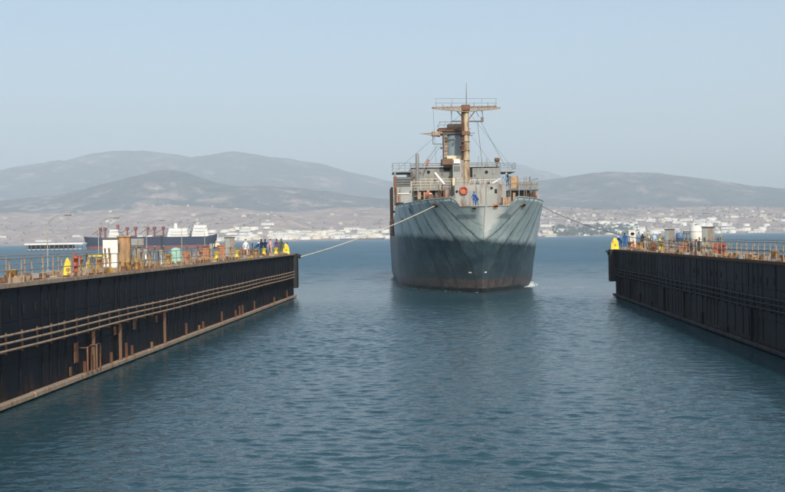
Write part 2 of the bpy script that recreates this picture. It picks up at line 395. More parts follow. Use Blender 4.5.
def terrain_h(x, y):
    h = 0.0
    for d, wd, xs, zs in RP:
        k = x * d / max(y, 1000)          # profile follows the line of sight so the ridge keeps its outline
        k = .35 * k + .65 * x
        z = float(np.interp(k, xs, zs))
        t = (y - d) / wd
        g = math.exp(-t * t * 1.1) if t < 0 else math.exp(-t * t * .5)
        n = fbm(x, y, wd * .55, 6, d) * .15 * min(1, abs(t) * 2.0 + .12) - abs(fbm(x, y * .7, wd * .22, 5, d + 9)) * .10 * min(1, abs(t) * 2.5 + .12)
        h = max(h, z * (g * (1 + n)))
    inland = y - shore_y(x)
    base = -3 + min(6.0, inland * .05) + max(0, inland) * .010
    s = min(1, max(0, inland / 500))
    return max(base, h * s * s * (3 - 2 * s) + base * (1 - s))
nx, ny = 300, 190
ys = np.concatenate([np.linspace(4300, 6600, 80), np.linspace(6630, 17400, ny - 80)])
us = np.linspace(-1, 1, nx)
vs, fs = [], []
for j in range(ny):
    for i in range(nx):
        x = us[i] * (5200 + (ys[j] - 4300) * .85)
        vs.append((x, ys[j], terrain_h(x, ys[j])))
for j in range(ny - 1):
    for i in range(nx - 1):
        a = j * nx + i; fs.append((a, a + 1, a + nx + 1, a + nx))
def mat_hills():
    m, nt, b = base_mat('dry_hillside', .95, 0, .1)
    t = nt.nodes.new('ShaderNodeTexCoord'); s = nt.nodes.new('ShaderNodeSeparateXYZ'); nt.links.new(t.outputs['Object'], s.inputs[0])
    v = coords(nt, (.001, .001, .001))
    scrub = ramp(nt, noise_tex(nt, v, 9, 8, .7), [(.35, (.03, .042, .036)), (.62, (.10, .10, .085))])
    soil = ramp(nt, noise_tex(nt, v, 14, 8, .7), [(.28, (.22, .16, .13)), (.5, (.36, .27, .22)), (.72, (.60, .48, .40))])
    nearf = fmath(nt, 'MULTIPLY', fmath(nt, 'SUBTRACT', 7600.0, s.outputs[1]), .00022, True)
    k = fmath(nt, 'ADD', noise_tex(nt, v, 3.0, 12, .74), fmath(nt, 'SUBTRACT', fmath(nt, 'ADD', fmath(nt, 'MULTIPLY', nearf, .20), fmath(nt, 'MULTIPLY', fmath(nt, 'MULTIPLY', fmath(nt, 'SUBTRACT', 6500.0, s.outputs[1]), .0012, True), .11)), .03))
    f = ramp(nt, k, [(.50, (0, 0, 0)), (.62, (1, 1, 1))])
    c = mix(nt, scrub, soil, f)
    town = ramp(nt, noise_tex(nt, v, 60, 4, .7), [(.60, (0, 0, 0)), (.66, (1, 1, 1))])
    c = mix(nt, c, (.48, .44, .40), fmath(nt, 'MULTIPLY', fmath(nt, 'MULTIPLY', town, nearf), .5))
    nt.links.new(c, b.inputs['Base Color'])
    bp = nn(nt, 'ShaderNodeBump', Strength=.9, Distance=45); nt.links.new(noise_tex(nt, v, 6, 8, .65), bp.inputs['Height'])
    nt.links.new(bp.outputs[0], b.inputs['Normal']); return m
M['hills'] = mat_hills()
me = bpy.data.meshes.new('hills'); me.from_pydata(vs, [], fs); me.materials.append(M['hills'])
me.polygons.foreach_set('use_smooth', [True] * len(fs)); me.update()
o = bpy.data.objects.new('hills', me); C.objects.link(o)
tag(o, 'hazy scrub covered hills with bare pinkish slopes behind the coast', kind='structure')

# ------------------------------------------------------------------ coast: tanks, warehouses, houses, trees
rnd = random.Random(11)
def far_paint(name, col):
    m, nt, b = base_mat(name, .8, 0, .2)
    c = ramp(nt, noise_tex(nt, coords(nt), .12, 3), [(.3, tuple(k * .85 for k in col)), (.7, col)])
    nt.links.new(c, b.inputs['Base Color']); return m
FP = dict(white=far_paint('warm_white_wall', (.76, .73, .66)), cream=far_paint('cream_wall', (.70, .62, .46)),  # white: warm off-white base colour, tone varying at random
          grey=far_paint('pale_grey_wall', (.45, .45, .44)), pink=far_paint('pinkish_wall', (.52, .40, .35)),
          roof=far_paint('tiled_roof', (.34, .19, .14)), flat=far_paint('flat_roof', (.50, .48, .44)))
def far_thing(name, proto_me, x, y, rz, sc, label, cat, group):
    o = inst(name, proto_me, None, (x, y, terrain_h(x, y) - .5), rz); o.scale = sc
    return tag(o, label, cat, group)
tk = MB().lathe([(1, 0), (1, .86), (.98, .88), (.5, .96), (.02, 1.0)], 20, 0).lathe([(1.03, .60), (1.03, .63)], 20, 1)
tank_me = tk.mesh('storage_tank', [FP['white'], FP['flat']])
tank_me2 = tk.mesh('cream_storage_tank', [FP['cream'], FP['flat']])
wh = MB().box(-.5, .5, -.5, .5, 0, .75, 0)
wh.add([(-.52, -.52, .75), (.52, -.52, .75), (.52, .52, .75), (-.52, .52, .75), (-.52, 0, 1), (.52, 0, 1)], [(0, 1, 5, 4), (2, 3, 4, 5), (1, 2, 5), (3, 0, 4)], 1)
for k in range(4): wh.box(-.42 + k * .22, -.32 + k * .22, -.506, -.50, 0, .5, 2)
ware_me = wh.mesh('warehouse', [FP['white'], FP['flat'], FP['grey']])
def house_mesh(wall, roofm, tiled):
    h = MB().box(-.5, .5, -.4, .4, 0, .8, 0)
    if tiled: h.add([(-.56, -.46, .8), (.56, -.46, .8), (.56, .46, .8), (-.56, .46, .8), (-.2, 0, 1), (.2, 0, 1)], [(0, 1, 5, 4), (2, 3, 4, 5), (1, 2, 5), (3, 0, 4), (3, 2, 1, 0)], 1)
    else:
        h.box(-.53, .53, -.43, .43, .8, .86, 1); h.box(-.15, .15, -.1, .2, .86, 1.0, 0)
    for r in range(2):
        for k in range(3): h.box(-.38 + k * .3, -.24 + k * .3, -.407, -.395, .15 + r * .36, .35 + r * .36, 2)
    return h.mesh('house', [wall, roofm, M['opening']])
houses = [house_mesh(FP['white'], FP['flat'], False), house_mesh(FP['cream'], FP['flat'], False), house_mesh(FP['white'], FP['roof'], True), house_mesh(FP['pink'], FP['roof'], True), house_mesh(FP['grey'], FP['flat'], False)]
def lm(px):
    for lim, t in ((65, 'beyond the left frame edge of the dock'), (130, 'above the white cabinet'), (172, 'above the mint cover'), (212, 'behind the white ship'), (240, 'above the left grey cabinet'), (285, 'above the men on the left dock'),
                   (340, 'just right of the left dock end'), (400, 'just left of the hull'), (560, 'just right of the hull'), (612, 'between hull and right dock'), (645, 'above the right yellow housing'), (680, 'above the right green cabinet'), (720, 'above the last right cabinet')):
        if px < lim: return t
    return 'beyond the last right cabinet'
def spot(px, d):
    p = W(px, 236, d); return p.x, p.y
for i in range(140):                                   # oil terminal left of the ship
    px = rnd.uniform(208, 392); d = rnd.choice([4530, 4560, 4600, 4650, 4720, 4800]) + rnd.uniform(-15, 15); r = rnd.uniform(11, 24); hh = rnd.uniform(9, 15)
    x, y = spot(px, d); cr = rnd.random() < .3
    far_thing('storage_tank', tank_me2 if cr else tank_me, x, y, 0, (r, r, hh), ('cream' if cr else 'white') + (' squat' if hh / r < .8 else ' tall') + ' storage tank on the far shore ' + lm(px), 'tank', 'storage tanks on the far left shore')
for i in range(40):
    px = rnd.uniform(600, 800); d = rnd.choice([4600, 4720, 4860, 5000]); r = rnd.uniform(12, 22); hh = rnd.uniform(11, 18)
    x, y = spot(px, d)
    far_thing('storage_tank', tank_me, x, y, 0, (r, r, hh), 'white' + (' squat' if hh / r < .8 else ' tall') + ' storage tank on the far shore ' + lm(px), 'tank', 'storage tanks on the far right shore')
for i in range(34):
    px = rnd.uniform(-60, 392) if i % 3 else rnd.uniform(200, 392); d = rnd.uniform(4520, 4900); x, y = spot(px, d)
    far_thing('warehouse', ware_me, x, y, rnd.uniform(-.2, .2), (rnd.uniform(30, 75), 30, rnd.uniform(9, 16)), 'long pale warehouse on the far shore ' + lm(px), 'warehouse', 'warehouses on the far left shore')
for i in range(58):
    px = rnd.uniform(540, 830); d = rnd.uniform(4600, 5100); x, y = spot(px, d)
    far_thing('warehouse', ware_me, x, y, rnd.uniform(-.2, .2), (rnd.uniform(25, 70), 30, rnd.uniform(8, 14)), 'long pale warehouse on the far shore ' + lm(px), 'warehouse', 'warehouses on the far right shore')
HL = ['white flat roofed house', 'cream flat roofed house', 'white red roofed house', 'pinkish red roofed house', 'grey flat roofed house']
for i in range(290):
    right = i % 5 != 0
    px = rnd.uniform(520, 840) if right else rnd.uniform(-60, 392)
    d = rnd.uniform(4620, 5700) if right else rnd.uniform(4700, 6200)
    x, y = spot(px, d); k = rnd.randrange(5)
    far_thing('house', houses[k], x, y, rnd.uniform(-.5, .5), (rnd.uniform(11, 22), rnd.uniform(10, 14), rnd.uniform(6, 13)),
              HL[k] + ' ' + lm(px), 'house', 'houses of the far town, ' + ('right' if right else 'left') + ' of the ship')
# cream works building on the right shore
x, y = spot(551, 4470)
b_ = empty('factory_building', (x, y, terrain_h(x, y)), 0, 'cream stepped factory building at the water just right of the ship', 'building')
MB().box(-22, 22, -10, 10, 0, 16).build('wall', FP['cream'], b_); MB().box(-12, 8, -8, 8, 16, 27).build('tower', FP['cream'], b_)
MB().box(-23, 23, -11, 11, 16, 16.8).build('roof', FP['flat'], b_)
wm = MB().box(-2, 2, -.2, .2, 0, 3).mesh('window', M['opening'])
for k in range(6): inst('window', wm, b_, (-18 + k * 7.2, -10.1, 8))
# trees on the shore
def mat_leaf():
    m, nt, b = base_mat('foliage', .8, 0, .2)
    c = ramp(nt, noise_tex(nt, coords(nt), .05, 4), [(.3, (.035, .06, .03)), (.7, (.085, .11, .05))]); nt.links.new(c, b.inputs['Base Color']); return m
M['leaf'] = mat_leaf()
def wood(name, x_rng, d_rng, n, hmin, hmax, label):
    vs = []; fs = []
    for i in range(n):
        x, y = spot(rnd.uniform(*x_rng), rnd.uniform(*d_rng)); z0 = terrain_h(x, y); H = rnd.uniform(hmin, hmax); Rr = H * rnd.uniform(.28, .5)
        for q in range(38):
            th = rnd.uniform(0, 2 * PI); u = rnd.uniform(-1, 1); rr = rnd.uniform(.45, 1) ** .5
            c = Vector((x + Rr * rr * math.cos(th) * math.sqrt(1 - u * u), y + Rr * rr * math.sin(th) * math.sqrt(1 - u * u), z0 + H * .6 + u * H * .42 * rr))
            a = Vector([rnd.uniform(-1, 1) for _ in range(3)]).normalized() * H * .13; b3 = a.cross(Vector([rnd.uniform(-1, 1) for _ in range(3)])).normalized() * H * .13
            k = len(vs); vs += [c - a - b3, c + a - b3, c + a + b3, c - a + b3]; fs.append((k, k + 1, k + 2, k + 3))
        k = len(vs); w_ = H * .03; vs += [(x - w_, y, z0), (x + w_, y, z0), (x, y, z0 + H * .7), (x, y - w_, z0), (x, y + w_, z0)]; fs += [(k, k + 1, k + 2), (k + 3, k + 4, k + 2)]
    me = bpy.data.meshes.new(name); me.from_pydata([tuple(v) for v in vs], [], fs); me.materials.append(M['leaf']); me.update()
    o = bpy.data.objects.new(name, me); C.objects.link(o); tag(o, label, kind='stuff')
wood('shore_woodland', (553, 640), (4560, 4900), 380, 8, 16, 'dark green woodland along the far shore right of the ship')
wood('coastal_trees', (-80, 392), (4520, 5300), 260, 4, 8, 'scattered green trees among the far left shore buildings')
wood('town_trees', (520, 860), (4700, 6000), 420, 5, 9, 'scattered green trees among the houses of the far right town')

# ------------------------------------------------------------------ vessels in the roads
def ship_hull(L, B, H, bow=.16, sheer=.12, n=24):
    """hull along +x (bow at +x), waterline at z=0"""
    vs = []; fs = []
    lev = [(-1.5, .86), (0, .93), (H * .28, .98), (H * .281, .98), (H, 1.0)]
    for i in range(n + 1):
        u = i / n; sh = H * (1 + sheer * max(0, (u - .75) / .25) ** 2)
        if u > 1 - bow * 1.6: w = math.sqrt(max(0, 1 - ((u - (1 - bow * 1.6)) / (bow * 1.6)) ** 2))
        elif u < .06: w = .82 + 3 * u
        else: w = 1
        for z, k in lev:
            zz = z if z < H else sh
            ww = w * k if zz > H * .5 else w ** 1.6 * k
            rake = (zz / H) * .03 * L * max(0, (u - .8) / .2)
            vs.append((u * L - L / 2 + rake, B / 2 * ww, zz)); vs.append((u * L - L / 2 + rake, -B / 2 * ww, zz))
    m = MB(); F = []; mi = []
    q = len(lev) * 2
    for i in range(n):
        for l in range(len(lev) - 1):
            a = i * q + l * 2
            F.append((a, a + q, a + q + 2, a + 2)); F.append((a + 1, a + 3, a + q + 3, a + q + 1)); mi += [1 if l < 2 else 0] * 2
        a = i * q + q - 2; F.append((a, a + q, a + q + 1, a + 1)); mi.append(2)
    F.append(tuple(l * 2 for l in range(len(lev))) + tuple(l * 2 + 1 for l in range(len(lev) - 1, -1, -1))); mi.append(0)
    m.v = vs; m.f = F; m.m = mi; m.sm = [False] * len(F); return m
hb = far_paint('navy_hull', (.03, .042, .075)); hr = far_paint('red_boot_paint', (.22, .085, .08)); hd = far_paint('brown_deck', (.22, .11, .09)); hw = far_paint('white_upperworks', (.70, .70, .68))
cb_ = far_paint('brown_crane', (.20, .075, .06))
def deckhouse(mb, x0, x1, w_, z0, n):
    for k in range(n):
        mb.box(x0 + k * .8, x1 - k * .4, -w_ / 2 + k * .5, w_ / 2 - k * .5, z0 + k * 2.7, z0 + k * 2.7 + 2.5)
        mb.box(x0 + k * .8 - .4, x1 - k * .4 + .4, -w_ / 2 + k * .5 - .4, w_ / 2 - k * .5 + .4, z0 + k * 2.7 + 2.5, z0 + k * 2.7 + 2.7)
p = W(131, 246, 1060)
bs = empty('bulk_carrier', (p.x, p.y, 0), R(180 - 4), 'long dark blue bulk carrier with brown deck cranes, its stern house behind the white cabinet', 'ship')
ship_hull(90, 15, 11.5).build('hull', [hb, hr, hd], bs)
mb = MB(); deckhouse(mb, 9.5, 20, 13, 11.5, 3); mb.build('deckhouse', hw, bs)
MB().lathe([(1.6, 19), (1.4, 24)], 12, 0, (13, 0)).build('funnel', cb_, bs)
MB().box(11, 18, -5.6, 5.6, 16.2, 17.2).build('bridge_window', M['opening'], bs)
for xx in (-33, -24, -17, -5, 3.5, 31, 26):
    cr = MB(); cr.tube([(xx, 0, 11.5), (xx, 0, 20.5)], [1.0, .8], 8); cr.box(xx - 1.4, xx + 1.4, -1.4, 1.4, 18.2, 21.5, bev=.2)
    crn = cr.build('deck_crane', cb_, bs); MB().tube([(xx + 1, 0, 19), (xx + 8.5, 0, 14.5)], [.35, .25], 6).build('jib', cb_, crn)
for k, xx in enumerate((-38, -28.5, -20.5, -11, -1)):
    MB().box(xx - 2.5, xx + 2.5, -4.5, 4.5, 11.6, 12.9, bev=.15).build('hatch_cover', hw if k in (2, 3) else hd, bs)
p = W(189, 246, 1010)
cs = empty('cargo_ship', (p.x, p.y, 0), R(24), 'blue hulled ship with a large white stepped superstructure moored off the left dock', 'ship')
ship_hull(50, 15, 11, .2, .22).build('hull', [hb, hr, hd], cs)
mb = MB(); deckhouse(mb, -21, -2, 14, 11, 3); mb.build('lower_deckhouse', hw, cs)
mb = MB(); deckhouse(mb, 1.5, 17, 13, 11, 4); mb.build('bridge_house', hw, cs)
mb = MB()
for k in range(2): mb.box(-18, 0, -7.05 + k * .5, 7.05 - k * .5, 12.0 + k * 2.7, 12.7 + k * 2.7); mb.box(4.5, 13, -6.05 + k * .5, 6.05 - k * .5, 14.9 + k * 2.7, 15.7 + k * 2.7)
mb.build('window_band', FP['grey'], cs)
MB().lathe([(1.9, 18), (1.6, 23.5)], 12, 0, (-12, 0)).build('funnel', hw, cs)
mt = MB().tube([(8, 0, 21), (8, 0, 28)], .35, 6); mt.tube([(8, -3, 25.5), (8, 3, 25.5)], .2, 6); mt.tube([(6, 0, 23.6), (10, 0, 23.6)], .5, 6); mt.build('mast', hw, cs)
p = W(217.5, 246, 900)
tb = empty('tugboat', (p.x, p.y, 0), R(15), 'small cream workboat with a dark green hull just right of the white ship', 'boat')
ship_hull(9.5, 4, 1.6, .2, .3).build('hull', [far_paint('green_hull', (.03, .08, .08)), hr, hd], tb)
MB().box(-3.6, 1.8, -1.6, 1.6, 1.6, 4.2, bev=.1).box(-1.5, 1.0, -1.3, 1.3, 4.2, 6.6, bev=.1).build('cabin', FP['cream'], tb)
MB().box(-1.2, .7, -1.33, 1.33, 5.2, 5.9).build('cabin_window', M['opening'], tb); MB().tube([(-.3, 0, 6.6), (-.3, 0, 9.4)], .1, 6).build('mast', hw, tb)
p = W(64, 249, 900)
pr = empty('pier_shed', (p.x, p.y, 0), 0, 'long low white roofed pier shed on dark piles at the far left', 'pier shed')
MB().box(-32, 18, -5, 5, 5.4, 7.0, bev=.3).build('roof', hw, pr); MB().box(-31, 17, -4, 4, 1.6, 2.2).build('pier_deck', FP['grey'], pr)
MB().box(-30, 8, -.5, 3, 2.2, 5.4).build('back_wall', hb, pr)
pm = MB().box(-.3, .3, -.3, .3, -2, 5.4).mesh('pile', M['grey_dark'])
for k in range(13): inst('pile', pm, pr, (-30 + k * 3.9, -4.2, 0))
p = W(362, 239, 4380)
bg = empty('moored_barge', (p.x, p.y, 0), 0, 'long low dark tanker lying along the far shore left of the ship', 'ship')
ship_hull(175, 22, 7, .08).build('hull', [far_paint('slate_hull', (.06, .07, .09)), hr, hd], bg); MB().box(-80, -66, -8, 8, 7, 19).build('deckhouse', hw, bg)
for px, d, nm, lb in ((541, 4200, 'fishing_boat', 'small white and red boat against the far shore beside the hull'), (586, 4350, 'fishing_boat', 'tiny white boat against the far shore below the woodland')):
    p = W(px, 237, d); fb = empty(nm, (p.x, p.y, 0), .1, lb, 'boat')
    ship_hull(24, 8, 4, .25, .3).build('hull', [hr if px == 541 else hw, hr, hd], fb); MB().box(-8, 2, -2.5, 2.5, 4, 9, bev=.2).build('wheelhouse', hw, fb)

# ------------------------------------------------------------------ people
def skinned(name, joints, edges, levels=1):
    me = bpy.data.meshes.new(name); me.from_pydata([j[0] for j in joints], edges, [])
    o = bpy.data.objects.new(name, me); C.objects.link(o)
    md = o.modifiers.new('s', 'SKIN'); md.use_smooth_shade = True
    for i, j in enumerate(joints):
        sv = me.skin_vertices[0].data[i]; sv.radius = (j[1], j[2] if len(j) > 2 else j[1]); sv.use_root = (i == 0)
    sb = o.modifiers.new('d', 'SUBSURF'); sb.levels = levels; sb.render_levels = levels
    dg = bpy.context.evaluated_depsgraph_get(); out = bpy.data.meshes.new_from_object(o.evaluated_get(dg))
    bpy.data.objects.remove(o); return out
def pose_mesh(kind):
    """facing -y; returns mesh with material zones 0 top, 1 trousers, 2 skin, 3 shoes"""
    if kind == 'stand':   hip, kn, an, ch, hd, el, ha = (0, 0, .95), [(-.10, -.03, .50), (.11, -.02, .50)], [(-.12, 0, .09), (.14, .02, .09)], (0, 0, 1.38), (0, -.02, 1.64), [(-.27, .03, 1.12), (.27, .03, 1.12)], [(-.25, -.08, .88), (.26, -.10, .90)]
    elif kind == 'point': hip, kn, an, ch, hd, el, ha = (0, 0, .94), [(-.13, -.05, .50), (.12, 0, .50)], [(-.17, -.03, .09), (.15, .04, .09)], (0, -.03, 1.37), (.01, -.06, 1.63), [(-.29, -.10, 1.14), (.33, -.12, 1.30)], [(-.14, -.30, 1.10), (.55, -.30, 1.34)]
    elif kind == 'bend':  hip, kn, an, ch, hd, el, ha = (0, .12, .86), [(-.12, -.06, .48), (.12, -.05, .48)], [(-.14, .06, .09), (.14, .08, .09)], (0, -.24, 1.14), (0, -.46, 1.28), [(-.25, -.32, .86), (.25, -.32, .86)], [(-.18, -.42, .62), (.18, -.44, .62)]
    else:                 hip, kn, an, ch, hd, el, ha = (0, .14, .34), [(-.18, -.26, .50), (.18, -.26, .50)], [(-.15, -.06, .09), (.15, -.06, .09)], (0, -.06, .78), (0, -.14, 1.03), [(-.27, -.16, .56), (.27, -.16, .56)], [(-.16, -.36, .50), (.16, -.36, .50)]
    V = Vector; hip, ch, hd = V(hip), V(ch), V(hd)
    J = [(hip, .15, .11)]; E = []
    def add(p, r, par, r2=None): J.append((V(p), r, r2 or r)); E.append((par, len(J) - 1)); return len(J) - 1
    wst = add(hip.lerp(ch, .40), .135, 0, .10); c = add(ch.lerp(hip, .10), .165, wst, .11); nk = add(ch + (hd - ch) * .42, .055, c)
    h1 = add(hd + V((0, 0, -.02)), .082, nk, .095); add(hd + V((0, .01, .085)), .07, h1, .08)
    for s in (0, 1):
        sg = -1 if s == 0 else 1
        sh = add(ch + V((sg * .17, 0, .0)), .062, c); e = add(el[s], .046, sh); a = add(ha[s], .030, e)
        hj = add(hip + V((sg * .09, 0, -.06)), .095, 0); k = add(kn[s], .063, hj); f = add(an[s], .042, k); add(V(an[s]) + V((0, -.15, -.045)), .036, f)
    me = skinned('person_body', J, E)
    bm = bmesh.new(); bm.from_mesh(me)
    up = bm.faces
    for f in bm.faces:
        p = f.calc_center_median()
        best = min(((p - (J[a][0] + (J[b][0] - J[a][0]) * max(0, min(1, (p - J[a][0]).dot(J[b][0] - J[a][0]) / max(1e-6, (J[b][0] - J[a][0]).length_squared))))).length, i) for i, (a, b) in enumerate(E))[1]
        a, b2 = E[best]
        # edges: 0-1 torso, 2 neck, 3-4 head, then per side: shoulder, upper arm, forearm, hip, thigh, shin, foot
        k = (best - 5) % 7 if best >= 5 else None
        mi = 0
        if best in (2,): mi = 2 if p.z > J[3][0].z - .03 else 0
        if best in (3, 4): mi = 2
        if best >= 5:
            if k == 2: mi = 2
            if k in (3, 4, 5): mi = 1
            if k == 6: mi = 3
        if best == 0 and (p - hip).length < .10: mi = 1
        f.material_index = mi
    # hands: palm, four fingers and a thumb running on from each wrist
    def tb_(p, q, r0, r1, n=5):
        d = (q - p).normalized(); u = d.cross(V((0, .3, 1))).normalized(); w_ = u.cross(d); rings = []
        for pt, r in ((p, r0), (p.lerp(q, .55) + w_ * .004, (r0 + r1) / 2), (q, r1)):
            rings.append([bm.verts.new(pt + (u * math.cos(2 * PI * i / n) + w_ * math.sin(2 * PI * i / n)) * r) for i in range(n)])
        for A, B in zip(rings, rings[1:]):
            for i in range(n): f = bm.faces.new((A[i], A[(i + 1) % n], B[(i + 1) % n], B[i])); f.material_index = 2; f.smooth = True
        f = bm.faces.new(rings[-1]); f.material_index = 2
    for s in (0, 1):
        w0 = V(ha[s]); d = (w0 - V(el[s])).normalized(); side = d.cross(V((1, 0, 0))).normalized()
        pe = w0 + d * .085; tb_(w0 - d * .02, pe, .030, .036, 6)
        for q, ln in enumerate((.070, .080, .075, .058)):
            b0 = pe + side * (q - 1.5) * .019 - d * .01; tb_(b0, b0 + d * ln + V((0, 0, -.018)), .010, .007)
        tb_(w0 + d * .03 + side * .030, w0 + d * .075 + side * .062, .012, .008)
    # nose, brow and ears
    n0 = hd + V((0, -.098, .0)); vs_ = [bm.verts.new(n0 + V(q)) for q in ((-.014, .012, -.02), (.014, .012, -.02), (0, -.022, -.015), (0, .010, .035))]
    for q in ((0, 2, 1), (0, 3, 2), (2, 3, 1)): bm.faces.new([vs_[i] for i in q]).material_index = 2
    for sg in (-1, 1):
        e0 = hd + V((sg * .083, 0, .0)); vs_ = [bm.verts.new(e0 + V(q)) for q in ((0, -.018, -.025), (0, .02, -.025), (sg * .02, .015, .025), (0, -.018, .028))]
        bm.faces.new(vs_).material_index = 2
    bm.to_mesh(me); bm.free(); me.update(); return me, hd
POSES = {k: pose_mesh(k) for k in ('stand', 'point', 'bend', 'crouch')}
hair_me = MB().lathe([(.088, -.005), (.093, .03), (.080, .075), (.045, .108), (.004, .118)], 12).mesh('hair', M['hair'])
helm = MB().lathe([(.135, .028), (.112, .036), (.108, .075), (.085, .118), (.045, .142), (.004, .148)], 14)
helm_w = helm.mesh('hard_hat', M['white']); helm_y = helm.mesh('hard_hat', M['yellow'])
PCACHE = {}
def person(kind, loc, rz, top, legs, hat, label, group=None):
    key = (kind, top, legs)
    if key not in PCACHE:
        me = POSES[kind][0].copy(); me.materials.clear()
        for m_ in (CL[top], CL[legs], M['skin'], CL['dark']): me.materials.append(m_)
        PCACHE[key] = me
    r = empty('person', loc, rz, label, 'person', group)
    inst('body', PCACHE[key], r)
    hd = POSES[kind][1]
    h = inst({'hair': 'hair', 'white': 'hard_hat', 'yellow': 'hard_hat'}[hat], {'hair': hair_me, 'white': helm_w, 'yellow': helm_y}[hat], r, hd + Vector((0, .01, .03)))
    return r

# ------------------------------------------------------------------ dock wing walls
TOP = 5.12
def dock(side, X, y0, y1, depth, labels):
    """side -1: wall on the left facing +x; side 1: wall on the right facing -x.  q(u) = distance out from the face into the basin."""
    sgn = -side
    root = empty('dock_wall', (X, y1, 0), 0, labels[0], 'dock wall')
    L = y1 - y0
    def bx(mb, a0, a1, yy0, yy1, z0, z1, **k):      # a: metres proud of the face
        xa, xb = sorted((sgn * a0, sgn * a1)); mb.box(xa, xb, yy0 - y1, yy1 - y1, z0, z1, **k); return mb
    # plating in strakes, each a separate panel slightly proud or shy
    pm = {}
    n = 0; yy = y1
    pl = 6.0
    while yy > y0 + .1:
        ya = max(y0, yy - pl)
        for zi, (za, zb) in enumerate(((-2.5, 1.75), (1.765, 3.5), (3.515, TOP - .12))):
            a = (0, .012, .022, .006)[(n * 7 + zi * 3) % 4]
            bx(MB(), -.25, a, ya + .012, yy, za, zb).build('wall_panel', M['wall'], root)
        n += 1; yy -= pl
    bx(MB(), -depth, -.26, y0, y1 - .02, -2.5, TOP - .12).build('wall_core', M['wall'], root)
    bx(MB(), -depth, .16, y0, y1, TOP - .115, TOP, bev=.02).build('deck_plate', M['deck'], root)
    bx(MB(), .165, .20, y0, y1 + .01, TOP - .15, TOP + .03).build('deck_edge', M['rust_pale' if side < 0 else 'rust_dark'], root)
    # vertical stiffeners
    sm = bx(MB(), 0, .07 if side < 0 else .045, y1, y1 + .07, .5, TOP - .27).mesh('stiffener', M['wall'])
    yy = y1 - .9; k = 0
    while yy > y0 and k < 290:
        inst('stiffener', sm, root, (0, yy - y1, 0)); yy -= (1.1, 2.0, 1.0, 2.6, 1.4, .9, 1.9)[k * 5 % 7]; k += 1
    # row of dark freeing holes
    hm = MB(); hm.lathe([(.16, 0), (.16, .02)], 12, 0, M=Matrix.Rotation(R(90), 4, 'Y') @ Matrix.Diagonal((1.5, .7, 1, 1)).to_4x4()); hm = hm.mesh('drain_hole', M['opening'])
    yy = y1 - 8.4; k = 0
    while yy > y0 + 4:
        if not (k % 9 in (3, 4)): 
            hh = inst('drain_hole', hm, root, (sgn * (.024 if sgn > 0 else .044), yy - y1, 3.98))
        yy -= 1.35; k += 1
    # three pipe rails on brackets
    rm = M['rust_pale'] if side < 0 else M['wall']
    for z in (2.44, 2.75, 3.07):
        pts = [(sgn * .42, -L + t * (L - 2.2) / 40, z + .02 * math.sin(t * .9 + z)) for t in range(41)]
        MB().tube(pts, .052, 8).build('pipe_rail', rm, root)
    bm_ = bx(MB(), .0, .36, y1, y1 + .06, 2.30, 2.38); bx(bm_, .30, .36, y1, y1 + .07, 2.26, 3.16); bm_ = bm_.mesh('rail_bracket', M['rust'] if side < 0 else M['wall'])
    yy = y1 - 2.4; k = 0
    while yy > y0:
        o = inst('rail_bracket', bm_, root, (0, yy - y1, 0)); yy -= 1.7; k += 1
    # ledge at the waterline
    yy = y1; k = 0
    while yy > y0 + .1:
        ya = max(y0, yy - 9.0)
        bx(MB(), .03, .36, ya + .03, yy, .06, .30 + (k % 3) * .008, bev=.04).build('ledge', M['rust_pale'] if side < 0 else M['wall'], root); yy -= 9.0; k += 1
    # posts between ledge and rails
    rg = random.Random(5 + side)
    fm = [bx(MB(), .14, .30, y1, y1 + wv, .30, hv, bev=.02).mesh('fender_post', (M['rust'] if hv > 2 or wv == .09 else M['rust_dark']) if side < 0 else M['wall']) for wv, hv in ((.13, 2.3), (.18, 2.3), (.06, 1.15), (.09, .7), (.07, .9))]
    if side < 0:
        for px in (89, 116, 122, 161): inst('fender_post', fm[1 if px in (116, 161) else 0 if px == 89 else 2], root, (0, y_on(px, X, 1.5) - y1, 0))
        for px in (80, 107, 128, 148, 183, 196, 200, 219, 233, 237, 240, 252, 272, 285):
            inst('fender_post', fm[2 + (px * 7 % 3)], root, (0, y_on(px, X, .8) - y1, 0))
    else:
        for t in range(9): inst('fender_post', fm[t % 4], root, (0, -3 - t * 6.5 - rg.uniform(0, 2), 0))
    # end fender, corner bracket
    bx(MB(), -1.6, .42 if side < 0 else .6, y1 + .03, y1 + 1.3, 1.1 if side < 0 else 1.6, TOP, bev=.06).build('end_fender', M['black'], root)
    c_ = bx(MB(), -.3, .72 if side < 0 else .85, y1 + .5, y1 + 1.36, TOP - .34, TOP - .12, bev=.03); c_.tube([(sgn * .62, 1.0, TOP - .1), (sgn * .62, 1.0, TOP - .6)], .12, 10); c_.build('corner_roller', M['black'], root)
    return root, bx
dl, bxl = dock(-1, -18.6, -4, 128.0, 5.4, ['long black steel dock wall on the left with three rusty pipe rails'])
dr, bxr = dock(1, 17.9, -4, 122.0, 5.4, ['long black steel dock wall on the right, in shade'])
# goal post shaped ladder hoops low on the left wall
for px in (91, 100):
    yb = y_on(px, -18.1, 1.2) - 128
    h = MB().tube([(.42, yb - .28, .3), (.42, yb - .28, 1.62), (.42, yb + .28, 1.62), (.42, yb + .28, .3)], .045, 6)
    h.tube([(.42, yb - .28, 1.58), (0, yb - .28, 1.58)], .035, 6); h.build('ladder_hoop', M['rust'], dl)
